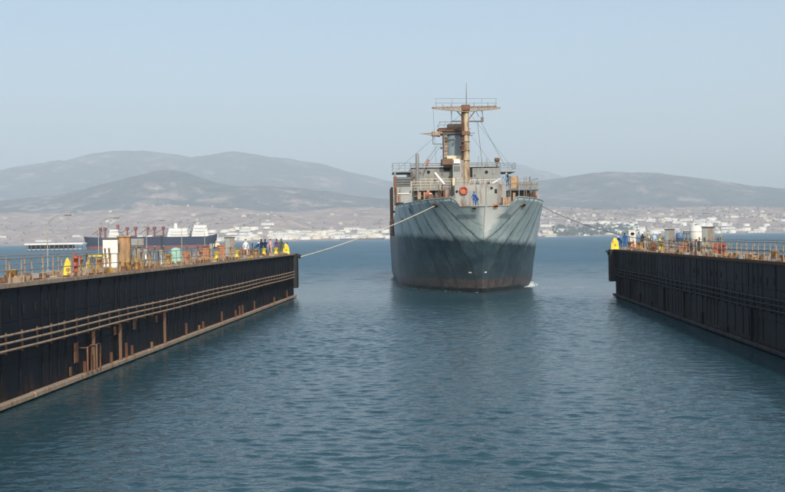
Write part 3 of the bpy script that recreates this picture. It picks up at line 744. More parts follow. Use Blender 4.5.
# timber/rust boards hanging on the wall below the rails
rg = random.Random(3)
for px, z0, z1, wd in ((73, .9, 1.9, .55), (113, 1.7, 2.2, .45), (132, 1.7, 2.25, .6), (155, 1.75, 2.2, .4), (68, .35, .8, .3)):
    yb = y_on(px, -18.6, 2) - 128; MB().box(.025, .07, yb, yb + wd, z0, z1, bev=.012).build('rusty_patch_plate', M['rust'], dl)

# railings
def railing(side, X, ya, yb, spacing, label, z=TOP):
    r = empty('railing', (X, yb, z), 0, label, 'railing')
    for h in (.55, 1.05):
        n = max(2, int((yb - ya) / 2)); MB().tube([(0, -i * (yb - ya) / n, h + .012 * math.sin(i * 1.7)) for i in range(n + 1)], .024, 6).build('rail', M['rust_pale'], r)
    pm = MB().tube([(0, 0, 0), (0, 0, 1.06)], .032, 6); pm.box(-.07, .07, -.07, .07, 0, .02); pm = pm.mesh('post', M['rust_pale'])
    k = 0; y = yb
    while y >= ya - .01: 
        o = inst('post', pm, r, (0, y - yb, 0)); o.rotation_euler = (R(rg.uniform(-2, 2)), R(rg.uniform(-2, 2)), 0); y -= spacing; k += 1
    return r
railing(-1, -18.72, 0, y_on(118, -18.7), 1.25, 'rusty pipe railing along the near edge of the left dock deck')
railing(-1, -18.72, y_on(140, -18.7), y_on(247, -18.7), 1.35, 'rusty pipe railing along the far half of the left dock deck')
railing(-1, -23.7, 0, 127.5, 2.6, 'pipe railing along the outer edge of the left dock deck')
railing(1, 18.02, 0, y_on(664, 18.0), 1.25, 'rusty pipe railing along the basin edge of the right dock deck')
railing(1, 23.0, 0, 121.5, 2.6, 'pipe railing along the outer edge of the right dock deck')

# ---- deck furniture builders (root at base, facing camera = -y)
USED = {}
def cabinet(w_, d, h, body, label, open_dark=False, roofm=None):
    r = empty('cabinet', (0, 0, 0), 0, label, 'cabinet')
    MB().box(-w_ / 2, w_ / 2, -d / 2, d / 2, .12, h, bev=.015).build('body', body, r)
    MB().box(-w_ / 2 - .06, w_ / 2 + .06, -d / 2 - .08, d / 2 + .06, h, h + .09, bev=.02).build('roof', roofm or M['grey_dark'], r)
    MB().box(-w_ / 2 + .02, w_ / 2 - .02, -d / 2 + .02, d / 2 - .02, 0, .12).build('plinth', M['grey_dark'], r)
    for s in (-1, 1):
        a, b2 = (-w_ / 2 + .03, -.008) if s < 0 else (.008, w_ / 2 - .03)
        dd = MB().box(a, b2, -d / 2 - .022, -d / 2, .18, h - .08, bev=.006).build('door', body, r)
        MB().box(-.05 if s < 0 else .03, -.03 if s < 0 else .05, -d / 2 - .05, -d / 2 - .022, h * .5, h * .5 + .14).build('handle', M['grey_dark'], dd)
    return r
def lamp(label):
    r = empty('street_lamp', (0, 0, 0), 0, label, 'lamp', 'curved lamps along the dock deck')
    MB().tube([(0, 0, 0), (0, 0, .9), (0, 0, 2.55)], [.04, .032, .026], 6).build('pole', M['lamp'], r)
    pts = [(1.05 * (1 - math.cos(t * PI / 2 / 8)), 0, 2.55 + .78 * math.sin(t * PI / 2 / 8)) for t in range(9)]
    MB().tube(pts, .019, 6).build('arm', M['lamp'], r)
    MB().box(-.12, .12, -.12, .12, 0, .05).build('base_plate', M['rust'], r)
    h = MB().box(1.0, 1.42, -.11, .11, 3.28, 3.35, bev=.03); h.build('lamp_head', M['lamp'], r)
    MB().box(1.05, 1.37, -.08, .08, 3.25, 3.278).build('lens', M['grey_dark'], r); return r
def capstan(mat, label):
    r = empty('capstan', (0, 0, 0), 0, label, 'capstan')
    MB().box(-.34, .34, -.3, .3, 0, .16, bev=.02).build('base', M['rust'], r)
    MB().lathe([(.27, .16), (.25, .24), (.16, .34), (.15, .52), (.22, .66), (.28, .70), (.28, .78)], 16).build('drum', mat, r)
    MB().lathe([(.20, .78), (.19, .86), (.05, .90)], 14).build('cap', M['grey_dark'], r); return r
def hydrant(mat, label, h=1.0):
    r = empty('hydrant', (0, 0, 0), 0, label, 'hydrant')
    MB().lathe([(.17, 0), (.17, .05), (.10, .06), (.10, h * .8), (.15, h * .8), (.15, h * .86), (.09, h * .9), (.03, h)], 12).build('standpipe', mat, r)
    MB().tube([(0, 0, h * .55), (.0, -.30, h * .55)], .07, 10).tube([(0, -.28, h * .55), (0, -.33, h * .55)], .11, 10).build('outlet', mat, r)
    wv = MB()
    for k in range(12):
        a, b2 = 2 * PI * k / 12, 2 * PI * (k + 1) / 12; wv.tube([(.16 * math.cos(a), .16 * math.sin(a), h + .05), (.16 * math.cos(b2), .16 * math.sin(b2), h + .05)], .018, 5)
    wv.tube([(-.16, 0, h + .05), (.16, 0, h + .05)], .014, 5).tube([(0, 0, h), (0, 0, h + .06)], .02, 5); wv.build('hand_wheel', mat, r); return r
def cowl(mat, label, w_=.62, h=1.25):
    """hooded yellow fairlead housing: sloping A shaped sides and a dark mouth"""
    r = empty('fairlead_housing', (0, 0, 0), 0, label, 'fairlead')
    n = 10; outer = []; 
    for k in range(n + 1):
        a = PI * k / n; outer.append((-math.cos(a) * w_ * (.30 + .24 * (1 - math.sin(a))), h * (.55 + .45 * math.sin(a))))
    prof_ = [(-w_ * .62, 0)] + outer + [(w_ * .62, 0)]
    vs = [(x, -.28, z) for x, z in prof_] + [(x * .86, .35, z * .92) for x, z in prof_]; m = len(prof_)
    b = MB(); b.add(vs, [tuple(range(m))] + [tuple(range(2 * m - 1, m - 1, -1))] + [(i, i + m, (i + 1) % m + m, (i + 1) % m) for i in range(m)]); b.build('housing', mat, r)
    MB().lathe([(.11, -.02), (.11, .02)], 14, M=Matrix.Translation((.02, -.285, h * .36)) @ Matrix.Rotation(R(90), 4, 'X')).build('mouth', M['ochre'], r)
    return r
def reel(mat, label):
    r = empty('hose_reel', (0, 0, 0), 0, label, 'hose reel')
    Mx = Matrix.Translation((0, 0, .52)) @ Matrix.Rotation(R(90), 4, 'X')
    for s, nm in ((-.2, 'flange'), (.17, 'flange')): MB().lathe([(.38, s), (.38, s + .03)], 18, M=Mx).build(nm, mat, r)
    MB().lathe([(.27, -.17), (.29, -.1), (.28, 0), (.29, .1), (.27, .17)], 16, M=Mx).build('hose', M['rust'], r)
    f = MB()
    for y in (-.26, .26): f.tube([(-.3, y, 0), (0, y, .54), (.3, y, 0)], .025, 6)
    f.tube([(0, -.3, .52), (0, .3, .52)], .03, 6); f.build('frame', M['rust_pale'], r); return r
def bollard(mat, label):
    r = empty('bollard', (0, 0, 0), 0, label, 'bollard')
    MB().box(-.5, .5, -.22, .22, 0, .07, bev=.02).build('base', M['rust'], r)
    for s in (-1, 1): MB().lathe([(.14, .07), (.13, .42), (.18, .46), (.18, .52), (.06, .56)], 14, c=(s * .28, 0)).build('post', mat, r)
    return r
def standpipe(mat, label, h=1.25):
    r = empty('service_post', (0, 0, 0), 0, label, 'post')
    MB().lathe([(.10, 0), (.10, .04), (.065, .05), (.065, h * .7)], 10).build('pipe', mat, r)
    MB().box(-.13, .13, -.10, .10, h * .7, h, bev=.02).build('box', M['grey_light'], r); MB().box(-.14, .14, -.12, .11, h, h + .03).build('lid', M['grey_dark'], r); return r
def valves(mat, label):
    r = empty('valve_manifold', (0, 0, 0), 0, label, 'valve manifold')
    MB().tube([(-.55, 0, .32), (.55, 0, .32)], .09, 10).build('header_pipe', mat, r)
    for k in range(3):
        x = -.36 + k * .36; v_ = MB().tube([(x, 0, .0), (x, 0, .78 + .06 * k)], .045, 8).tube([(x, 0, .5), (x, 0, .58)], .10, 8).build('valve', mat, r)
        MB().lathe([(.12, .80 + .06 * k), (.12, .83 + .06 * k)], 10, c=(x, 0)).build('hand_wheel', M['red'], v_)
    return r
def on_left(px, off): X = -18.6 - off; return (X, y_on(px, X), TOP)
def on_right(px, off): X = 17.9 + off; return (X, y_on(px, X), TOP)
def put(r, loc, rz=0.0): r.location = loc; r.rotation_euler = (0, 0, rz); return r

put(cowl(M['yellow'], 'yellow fairlead housing at the left edge, beside the tall red hydrant', .34, .95), on_left(68, .9), .3)
put(hydrant(M['red'], 'tall red hydrant with a hand wheel behind the near railing on the left', 1.08), on_left(76, .8), .2)
put(hydrant(M['red'], 'shorter red standpipe just right of the tall red hydrant', .9), on_left(81, 1.5), 0)
put(cowl(M['yellow'], 'small yellow hooded housing behind the railing, left of the ochre capstan', .22, .8), on_left(89, 1.3), .2)
put(capstan(M['ochre'], 'ochre topped capstan left of the white cabinet, by the first lamp'), on_left(99, 1.4))
tb2 = empty('work_table', on_left(98, .75), 0, 'small yellow topped steel work table at the rail left of the white cabinet', 'table')
MB().box(-.42, .42, -.3, .3, .92, 1.0, bev=.01).build('table_top', M['yellow'], tb2)
for sx in (-1, 1):
    for sy in (-1, 1): MB().tube([(sx * .38, sy * .26, 0), (sx * .38, sy * .26, .92)], .025, 6).build('leg', M['rust_pale'], tb2)
put(cabinet(.86, .7, 1.86, M['white'], 'white two door electrical cabinet with a dark roof on the left dock'), on_left(111, 1.7), .25)
c2 = put(cabinet(.72, .8, 1.98, M['tan'], 'tall rust brown weathered cabinet right of the white cabinet', roofm=M['tan']), on_left(125, 1.3), .2)
c3 = empty('transformer_box', on_left(138, 2.0), .2, 'grey transformer with a wide pale head on a narrow leg, right of the brown cabinet', 'transformer')
MB().box(-.42, .42, -.35, .35, 1.45, 1.9, bev=.02).build('head', M['grey_light'], c3); MB().box(-.44, .44, -.37, .37, 1.33, 1.445, bev=.02).build('collar', M['grey_dark'], c3)
MB().box(-.2, .2, -.22, .22, 0, 1.33, bev=.02).build('pedestal', M['grey_light'], c3)
put(bollard(M['ochre'], 'twin bollard between the brown cabinet and the grey transformer'), on_left(132, .7))
put(standpipe(M['white'], 'white service post with a grey box at the foot of the second lamp'), on_left(146, 1.0))
put(standpipe(M['white'], 'white service post left of the mint green cover', 1.15), on_left(161, 1.0))
put(capstan(M['ochre'], 'brown and ochre capstan beside the mint green cover'), on_left(168.5, .9))
mc = empty('covered_winch', on_left(176, 1.5), .1, 'winch under a mint green draped cover', 'winch')
mcb = MB(); n = 16; pr_ = [(.55, 0), (.52, .25), (.46, .6), (.42, .95), (.30, 1.15), (.10, 1.22), (.01, 1.23)]
vsx = []
for i, (rr, z) in enumerate(pr_):
    for k in range(n):
        a = 2 * PI * k / n; q = rr * (1 + .09 * math.sin(5 * a + i * .5) * (1 - i / 7)); vsx.append((q * math.cos(a), q * .8 * math.sin(a), z))
mcb.add(vsx, [(i * n + k, i * n + (k + 1) % n, (i + 1) * n + (k + 1) % n, (i + 1) * n + k) for i in range(6) for k in range(n)], 0, True); mcb.build('cover', M['mint'], mc)
MB().box(-.6, .6, -.45, .45, 0, .1, bev=.02).build('base', M['rust'], mc)
put(reel(M['orange'], 'orange hose reel by the foot of the third lamp'), on_left(186, 1.0), .4)
put(valves(M['rust_pale'], 'pale rusty valve manifold right of the orange hose reel'), on_left(194, 1.5), .2)
put(hydrant(M['orange'], 'orange standpipe left of the pinkish cable box', 1.0), on_left(200, 1.1))
put(cabinet(.55, .5, 1.15, M['orange'], 'low faded red cable box between posts on the left dock', roofm=M['rust']), on_left(206, 1.4), .2)
put(standpipe(M['grey_light'], 'thin grey service post right of the faded red cable box', 1.45), on_left(211.5, .9))
put(capstan(M['yellow'], 'yellow capstan in front of the orange box on the left dock'), on_left(216.5, .8))
put(cabinet(.62, .6, 1.2, M['orange'], 'orange box left of the grey two door cabinet', roofm=M['orange']), on_left(221.5, 1.4), .2)
put(cabinet(.90, .75, 1.92, M['grey_light'], 'grey two door cabinet with a dark roof halfway to the end of the left dock'), on_left(230, 2.0), .25)
put(capstan(M['yellow'], 'yellow capstan just right of the grey two door cabinet'), on_left(237, .8))
put(reel(M['rust'], 'rusty brown hose reel left of the man in the white shirt'), on_left(242, 1.3), .3)
put(hydrant(M['orange'], 'orange brown standpipe right of the man in the white shirt', .8), on_left(251, .9))
put(capstan(M['ochre'], 'ochre capstan in front of the man in blue'), on_left(256, .7))
put(capstan(M['yellow'], 'yellow capstan at the feet of the two dark dressed men'), on_left(264, .7))
put(capstan(M['yellow'], 'yellow capstan nearest the seaward end of the left dock'), on_left(276, .7))
put(cowl(M['yellow'], 'bright yellow hooded fairlead housing at the seaward corner of the left dock', .66, 1.25), (-19.25, 127.0, TOP), .05)
for i, px in enumerate((48, 99, 147, 182, 205)):
    X = -23.2; y = y_on(px, X); nm = ['at the far left edge', 'left of the white cabinet', 'right of the brown cabinet', 'beside the mint green cover', 'above the faded red cable box'][i]
    put(lamp('curved lamp on the left dock, ' + nm), (X, y, TOP))
for i, (dx, yy) in enumerate(((22.4, 93), (22.4, 104), (22.4, 115))):
    l_ = put(lamp('curved lamp on the right dock, ' + ['nearest, beside the pale grey cabinet', 'between the two grey cabinets', 'farthest along'][i]), (dx, yy, TOP), PI)
# right deck
put(cowl(M['yellow'], 'bright yellow hooded fairlead housing at the seaward corner of the right dock', .72, 1.3), (17.95, 122.7, TOP + .004), -.05)
put(capstan(M['rust'], 'rusty brown capstan right of the man in blue coveralls'), on_right(630, .9))
put(hydrant(M['orange'], 'orange brown hydrant near the seaward end of the right dock', 1.0), on_right(633.5, .8))
vt = put(cabinet(.8, .7, 2.05, M['white'], 'white cabinet with a round dark vent near the seaward end of the right dock', roofm=M['white']), on_right(632.5, 3.2), -.2)
MB().lathe([(.2, 0), (.2, .03)], 16, M=Matrix.Translation((.05, -.41, 1.68)) @ Matrix.Rotation(R(90), 4, 'X') @ Matrix.Diagonal((1.15, .85, 1, 1)).to_4x4()).build('vent', M['opening'], vt)
put(valves(M['orange'], 'orange valve manifold in front of the white vent cabinet'), on_right(637, .9), .1)
put(capstan(M['ochre'], 'ochre capstan left of the yellow valve stand on the right dock'), on_right(640.5, .8))
put(hydrant(M['cream'], 'cream standpipe among the men on the right dock', 1.5), on_right(649, 1.2))
put(reel(M['rust'], 'rusty hose reel left of the yellow valve stand'), on_right(653, .9), -.3)
put(hydrant(M['yellow'], 'yellow valve stand left of the grey cabinet on the right dock', 1.25), on_right(660, 1.0))
put(capstan(M['ochre'], 'ochre capstan at the foot of the yellow valve stand'), on_right(662.5, .7))
put(cabinet(.85, .75, 1.98, M['grey_light'], 'pale green grey cabinet left of the blue drum on the right dock'), on_right(670, 1.8), -.2)
dm = empty('drum_tank', on_right(680, 1.9), 0, 'blue upright drum on a stand right of the pale green grey cabinet', 'drum')
MB().lathe([(.30, .95), (.32, 1.0), (.32, 1.55), (.28, 1.68), (.05, 1.72)], 16).build('drum', M['blue'], dm)
for a in range(4): MB().tube([(.24 * math.cos(a * PI / 2 + .6), .24 * math.sin(a * PI / 2 + .6), 0), (.24 * math.cos(a * PI / 2 + .6), .24 * math.sin(a * PI / 2 + .6), .97)], .03, 6).build('leg', M['red'], dm)
MB().lathe([(.34, 1.22), (.34, 1.26)], 16).build('hoop', M['grey_dark'], dm)
fl = empty('floodlight', on_right(687, 2.2), 0, 'dark grey floodlight head on a short mast right of the blue drum', 'floodlight')
MB().tube([(0, 0, 0), (0, 0, 1.55)], .04, 8).build('mast', M['grey_dark'], fl); MB().box(-.28, .28, -.14, .16, 1.55, 1.85, M=Matrix.Rotation(R(0), 4, 'X'), bev=.03).build('head', M['grey_dark'], fl)
put(reel(M['orange'], 'orange hose reel below the dark floodlight'), on_right(685, .9), -.4)
put(capstan(M['grey_dark'], 'dark capstan behind the railing left of the last grey cabinet'), on_right(691, 1.0))
dp = empty('rubber_post', on_right(698.5, .8), 0, 'black rubber covered post left of the last grey cabinet', 'post')
MB().lathe([(.13, 0), (.13, .9), (.10, 1.02), (.02, 1.05)], 12).build('post', M['black'], dp); MB().box(-.2, .2, -.2, .2, 0, .04).build('base', M['rust'], dp)
put(cabinet(.92, .8, 2.05, M['grey_light'], 'pale grey cabinet with a dark roof nearest the right edge of the photo'), on_right(708.5, 1.8), -.2)
put(reel(M['red'], 'red hose reel at the right edge of the photo'), on_right(718.5, 1.1), -.3)
put(hydrant(M['red'], 'red hydrant beside the red hose reel', .95), on_right(724, 1.3))
for i, px in enumerate((645, 656, 673, 694, 703)):
    put(standpipe(M['rust_pale'], 'thin rusty service post ' + ['behind the crouching line handler group', 'left of the yellow valve stand', 'in front of the pale green grey cabinet', 'left of the black rubber post', 'at the left foot of the last grey cabinet'][i], (1.0, 1.1, .8, .9, 1.0)[i]), on_right(px, 1.2 + .3 * (i % 2)))
# decks beyond the photograph's own left and right edges
for i in range(5):
    put(bollard(M['ochre'], 'ochre twin bollard on the left dock, %s one back from the yellow housing' % ['first', 'second', 'third', 'fourth', 'fifth'][i]), (-19.6, 48 - i * 9, TOP), PI / 2)
    put(bollard(M['ochre'], 'ochre twin bollard on the right dock, %s one back from the red hydrant' % ['first', 'second', 'third', 'fourth', 'fifth'][i]), (19.0, 66 - i * 9, TOP), PI / 2)
# low clutter: scrap, hoses and dunnage, uncountable
cl = MB(); rg = random.Random(21)
for side, X in ((-1, -18.6), (1, 17.9)):
    for i in range(620):
        y = rg.uniform(30, 126 if side < 0 else 120); x = X + side * rg.uniform(.1, 2.6); a = rg.uniform(0, PI)
        Mx = Matrix.Translation((x, y, TOP)) @ Matrix.Rotation(a, 4, 'Z')
        l_, w_, h_ = rg.uniform(.05, .35), rg.uniform(.04, .2), rg.uniform(.03, .30)
        cl.box(-l_, l_, -w_, w_, .002, h_, mi=rg.choice([0, 0, 1, 1, 2, 3]), M=Mx)
cl = cl.build('deck_scrap', [M['rust'], M['rust_pale'], M['ochre'], M['grey_light']]); tag(cl, 'rusty scrap, wedges and dunnage strewn over the dock decks', kind='stuff')
# hose lines on deck
for side, X, nm in ((-1, -19.3, 'left'), (1, 18.6, 'right')):
    pts = [(X + .25 * math.sin(t * .31) + .1 * math.sin(t * .9), 30 + t * 1.2, TOP + .045) for t in range(76)]
    tag(MB().tube(pts, .04, 6).build('hose', M['orange' if side < 0 else 'rust']), 'long %s hose lying along the %s dock deck' % ('orange' if side < 0 else 'brown', nm), 'hose')

wt = empty('water_tank', on_right(696.5, 3.3), 0, 'big white rounded tank standing between the two grey cabinets on the right dock', 'tank')
MB().lathe([(.50, .35), (.55, .42), (.56, 1.5), (.56, 2.0), (.48, 2.2), (.25, 2.32), (.03, 2.36)], 24).build('shell', M['white'], wt)
MB().lathe([(.575, 1.1), (.575, 1.14)], 24).lathe([(.575, 1.75), (.575, 1.79)], 24).build('hoop', M['grey_light'], wt)
MB().lathe([(.12, 2.3), (.12, 2.42), (.02, 2.44)], 12).build('cap', M['grey_dark'], wt)
for a in range(4): MB().box(-.05, .05, -.05, .05, 0, .4, M=Matrix.Translation((.42 * math.cos(a * PI / 2 + .7), .42 * math.sin(a * PI / 2 + .7), 0))).build('leg', M['rust'], wt)
# loose stanchions and risers standing along the decks
rg = random.Random(77); stm = []
for hh in (.55, .8, 1.05, 1.3):
    q_ = MB().lathe([(.10, 0), (.10, .03), (.045, .04), (.045, hh), (.07, hh), (.07, hh + .05), (.01, hh + .07)], 8)
    if hh > .7: q_.tube([(0, 0, hh * .6), (.22, 0, hh * .6), (.22, 0, hh * .35)], .035, 6)
    stm.append(q_)
smr = [[q_.mesh('pipe_riser', M[k]) for q_ in stm] for k in ('rust_pale', 'rust', 'ochre')]
for side, pxs, gname, lab in ((-1, (72, 288), 'rusty pipe risers along the left dock', 'rusty capped pipe riser standing among the gear of the left dock'), (1, (628, 722), 'rusty pipe risers along the right dock', 'rusty capped pipe riser standing among the gear of the right dock')):
    px = pxs[0]
    while px < pxs[1]:
        px += rg.uniform(2.0, 5.0) if side < 0 else rg.uniform(1.5, 3.2)
        off = rg.uniform(.5, 3.2); X = (-18.6 - off) if side < 0 else 17.9 + off
        ci = rg.choice((0, 0, 1, 2)); hi_ = rg.randrange(4)
        mk = [(86, 'by the red hydrants'), (103, 'left of the white cabinet'), (119, 'at the white cabinet'), (133, 'at the tall brown cabinet'), (150, 'right of the grey transformer'), (168, 'left of the mint cover'), (181, 'at the mint cover'), (192, 'by the third lamp'), (203, 'left of the faded red box'), (215, 'right of the faded red box'), (225, 'by the orange box'), (238, 'at the grey two door cabinet'), (251, 'by the man in white'), (268, 'by the two dark dressed men'), (400, 'near the left yellow housing')] if side < 0 else \
             [(635, 'near the right yellow housing'), (646, 'right of the white vent cabinet'), (657, 'left of the yellow valve stand'), (666, 'by the yellow valve stand'), (677, 'at the pale green cabinet'), (689, 'by the blue drum'), (701, 'in front of the white tank'), (713, 'at the last grey cabinet'), (999, 'by the red hose reel')]
        lab = ('pale rusty', 'dark brown', 'ochre')[ci] + ' ' + ('knee high', 'waist high', 'chest high', 'tall')[hi_] + ' pipe riser on the ' + ('left' if side < 0 else 'right') + ' dock ' + next(t for m_, t in mk if px < m_)
        o = inst('pipe_riser', smr[ci][hi_], None, (X, min(y_on(px, X), 127 if side < 0 else 121), TOP), rg.uniform(0, 6)); o.rotation_euler.x = R(rg.uniform(-3, 3))
        tag(o, lab, 'pipe', gname)
# people on the docks
G1 = 'line handlers near the end of the left dock'
def PL(px, off): return on_left(px, off)
person('stand', PL(246, 1.2), .3, 'white', 'grey', 'hair', 'man in a white shirt standing alone by the railing on the left dock', G1)
person('bend', PL(256, 1.3), .9, 'blue', 'navy', 'white', 'man in a blue top and white hard hat bending over a capstan', G1)
person('stand', PL(261.5, 1.1), .5, 'dark', 'dark', 'hair', 'left man of the two in dark clothes on the left dock', G1)
person('point', PL(265.5, 1.5), -.4, 'navy', 'dark', 'hair', 'right man of the two in dark clothes, one arm out', G1)
person('stand', PL(270.5, 1.8), .2, 'pink', 'grey', 'hair', 'man in a pale pink shirt right of the dark dressed pair', G1)
person('stand', PL(276.8, 1.2), -.3, 'purple', 'dark', 'hair', 'man in a purple top behind the last yellow capstan', G1)
person('stand', PL(281.5, 1.1), .4, 'olive', 'navy', 'hair', 'man in an olive jacket nearest the left yellow housing', G1)
G2 = 'line handlers on the right dock'
person('bend', on_right(620.5, .9), -.7, 'blue', 'pale', 'white', 'man in a white hard hat bending beside the right yellow housing', G2)
person('stand', on_right(625, 1.1), -.2, 'blue', 'blue', 'hair', 'man in blue coveralls standing behind the bending man', G2)
person('point', on_right(642.5, 1.6), .4, 'navy', 'pale', 'white', 'man in a navy top and white hard hat with one arm out', G2)
person('stand', on_right(648, 2.0), 0, 'khaki', 'olive', 'yellow', 'man in khaki with a yellow hard hat on the right dock', G2)
person('stand', on_right(654.5, 1.5), .3, 'pale', 'grey', 'white', 'man in a pale blue shirt left of the yellow valve stand', G2)
person('stand', on_right(660.5, 2.2), -.3, 'grey', 'navy', 'white', 'man in grey with a white hard hat behind the yellow valve stand', G2)

# ------------------------------------------------------------------ the ship entering the dock
YAW = 4.7; SX, SY = 3.62, 133.0
SH = empty('naval_ship', (SX, SY, 0), R(YAW), 'large grey blue ship with a rusty mast coming bow first into the dock', 'ship')
MS = Matrix.Translation((SX, SY, 0)) @ Matrix.Rotation(R(YAW), 4, 'Z'); MSI = MS.inverted()
def S(px, py, s):                       # local point of the ship in its cross-section plane s metres aft of the stem
    o_ = MSI @ Vector((0, 0, CAM_Z)); d = MSI.to_3x3() @ ray(px, py)
    t = (s - o_.y) / d.y; return Vector((o_.x + d.x * t, s, o_.z + d.z * t))
HB = 9.7; LEN = 78.0
def stem_s(z): return -.045 * max(0, z) ** 2 if z > 0 else -.02 * z * z * -1
def halfb(s, z):
    zc = max(-3, min(12, z)); k = max(0, zc) / 11.0
    s0 = stem_s(zc); Le = 25 - 2.2 * k
    t = (s - s0) / Le
    if t <= 0: return 0
    B = HB * (.965 + .035 * min(1, k * 1.3))
    e = .92 - .38 * k ** .9
    b = B * (1 - (1 - min(t, 1)) ** 2) ** e
    if z < 1.3: b *= 1 - .055 * min(1, (1.3 - z) / 1.5) ** 2 * min(1, t * 1.5)
    if s > LEN - 22: b *= 1 - .25 * ((s - LEN + 22) / 22) ** 2
    return b
levels = [-3, -1.5, -.4, .1, .6, 1.2, 1.8, 2.6, 3.4, 4.2, 5.0, 5.8, 6.6, 7.4, 8.2, 9.0, 9.6]
NT = 46
def tparam(i):                          # 0..1 along the side, dense at the stem
    u = i / NT; return u ** 2.3
def surf(i, z, off=0.0):
    s0 = stem_s(z); s = s0 + tparam(i) * (LEN - s0); return halfb(s, z) - off, s
def side_mesh(zs, off=0.0, i0=0, i1=NT):
    vs = []; fs = []; n = len(zs); rows = []
    for i in range(i0, i1 + 1):
        for z in (zs if not callable(zs) else zs(i)):
            b, s = surf(i, z); vs.append((b, s, z)); vs.append((-b, s, z))
    q = 2 * n
    for i in range(i1 - i0):
        for l in range(n - 1):
            a = i * q + l * 2
            fs.append((a, a + q, a + q + 2, a + 2)); fs.append((a + 1, a + 3, a + q + 3, a + q + 1))
    return vs, fs, q
vs, fs, q = side_mesh(levels)
n = len(levels); last = NT * q
fs.append(tuple(last + l * 2 for l in range(n)) + tuple(last + l * 2 + 1 for l in range(n - 1, -1, -1)))
dv = []; df = []
for i in range(NT + 1):
    b, sS = surf(i, 9.58, .02); dv += [(max(0, b), sS, 9.58), (-max(0, b), sS, 9.58)]
for i in range(NT): df.append((i * 2, i * 2 + 2, i * 2 + 3, i * 2 + 1))
dk_ = MB(); dk_.add(dv, df); dk_.build('weather_deck', M['rust'], SH)
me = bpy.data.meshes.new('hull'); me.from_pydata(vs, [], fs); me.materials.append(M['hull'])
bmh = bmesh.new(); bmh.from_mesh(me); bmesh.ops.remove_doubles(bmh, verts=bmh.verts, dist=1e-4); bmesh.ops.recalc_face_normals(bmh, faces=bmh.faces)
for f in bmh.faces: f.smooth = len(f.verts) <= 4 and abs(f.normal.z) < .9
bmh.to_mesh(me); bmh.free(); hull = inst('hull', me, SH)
# bulwark: follows the flare above the deck, notch at the stem, shoulders, falling aft
def bul_top(s):
    pts = [(-9, 10.30), (-3.75, 10.3), (-3.35, 11.15), (-3.0, 11.35), (2, 11.25), (8, 11.1), (20, 11.0), (24, 10.9), (24.6, 9.9), (80, 9.9)]
    return float(np.interp(s, [p[0] for p in pts], [p[1] for p in pts]))
vs = []; fs = []; cols = []
SN = [stem_s(9.6)]
NB = 90
for i in range(NB + 1):
    u = (i / NB) ** 2.0
    for z_i in range(5):
        s_top = -5.2 + u * (30 + 5.2)
        zt = bul_top(s_top) if i > 0 else 10.28
        z = 9.6 + (zt - 9.6) * z_i / 4
        s0 = stem_s(z); s = s0 + u * (30 - s0)
        b = halfb(s, z)
        vs.append((b, s, z)); vs.append((-b, s, z)); 
        bi = max(0, b - .14); vs.append((bi, s + (.14 if u < .1 else 0), z)); vs.append((-bi, s + (.14 if u < .1 else 0), z))
q = 20
for i in range(NB):
    for l in range(4):
        a = i * q + l * 4
        fs.append((a, a + q, a + q + 4, a + 4)); fs.append((a + 1, a + 5, a + q + 5, a + q + 1))
        fs.append((a + 2, a + 6, a + q + 6, a + q + 2)); fs.append((a + 3, a + q + 3, a + q + 7, a + 7))
    a = i * q + 16
    fs.append((a, a + q, a + q + 2, a + 2)); fs.append((a + 1, a + 3, a + q + 3, a + q + 1))
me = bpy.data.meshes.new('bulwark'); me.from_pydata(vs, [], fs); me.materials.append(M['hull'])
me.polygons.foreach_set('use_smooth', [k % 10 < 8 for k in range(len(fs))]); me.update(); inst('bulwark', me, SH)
# rounded stem bar
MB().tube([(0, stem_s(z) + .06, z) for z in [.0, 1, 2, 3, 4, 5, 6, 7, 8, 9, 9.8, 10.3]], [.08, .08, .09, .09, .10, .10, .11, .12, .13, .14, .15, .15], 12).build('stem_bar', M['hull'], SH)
# cap rail along the bulwark
for sg in (-1, 1):
    pts = []
    for i in range(NB + 1):
        u = (i / NB) ** 2.0; s_top = -5.2 + u * 35.2; zt = bul_top(s_top) if i else 10.28; s = stem_s(zt) + u * (30 - stem_s(zt)); pts.append((sg * max(0, halfb(s, zt) - .06), s, zt + .03))
    MB().tube(pts, .09, 6).build('cap_rail', M['grey_light'], SH)
def sbox(px0, px1, py0, py1, s, d, name, mat, bev=.03, parent=None):
    a = S(px0, py1, s); b = S(px1, py0, s); return MB().box(a.x, b.x, s, s + d, a.z, b.z, bev=bev).build(name, mat, parent or SH)
def stube(pts, r, name, mat, n=6, parent=None):
    return MB().tube([S(*p) for p in pts], r, n).build(name, mat, parent or SH)
def srail(name, px0, px1, ptop, pbot, s, mat, nr=3, npost=8, aft=0):
    mb = MB(); a = S(px0, pbot, s); b = S(px1, ptop, s); h = b.z - a.z
    for k in range(nr): z = b.z - k * h / nr; mb.tube([(a.x, s, z), (b.x, s, z)], .035 if k == 0 else .022, 5)
    for k in range(npost + 1): x = a.x + (b.x - a.x) * k / npost; mb.tube([(x, s, a.z), (x, s, b.z)], .026, 5)
    if aft:
        for x in (a.x, b.x):
            for k in range(nr): mb.tube([(x, s, b.z - k * h / nr), (x, s + aft, b.z - k * h / nr)], .03, 5)
    return mb.build(name, mat, SH)
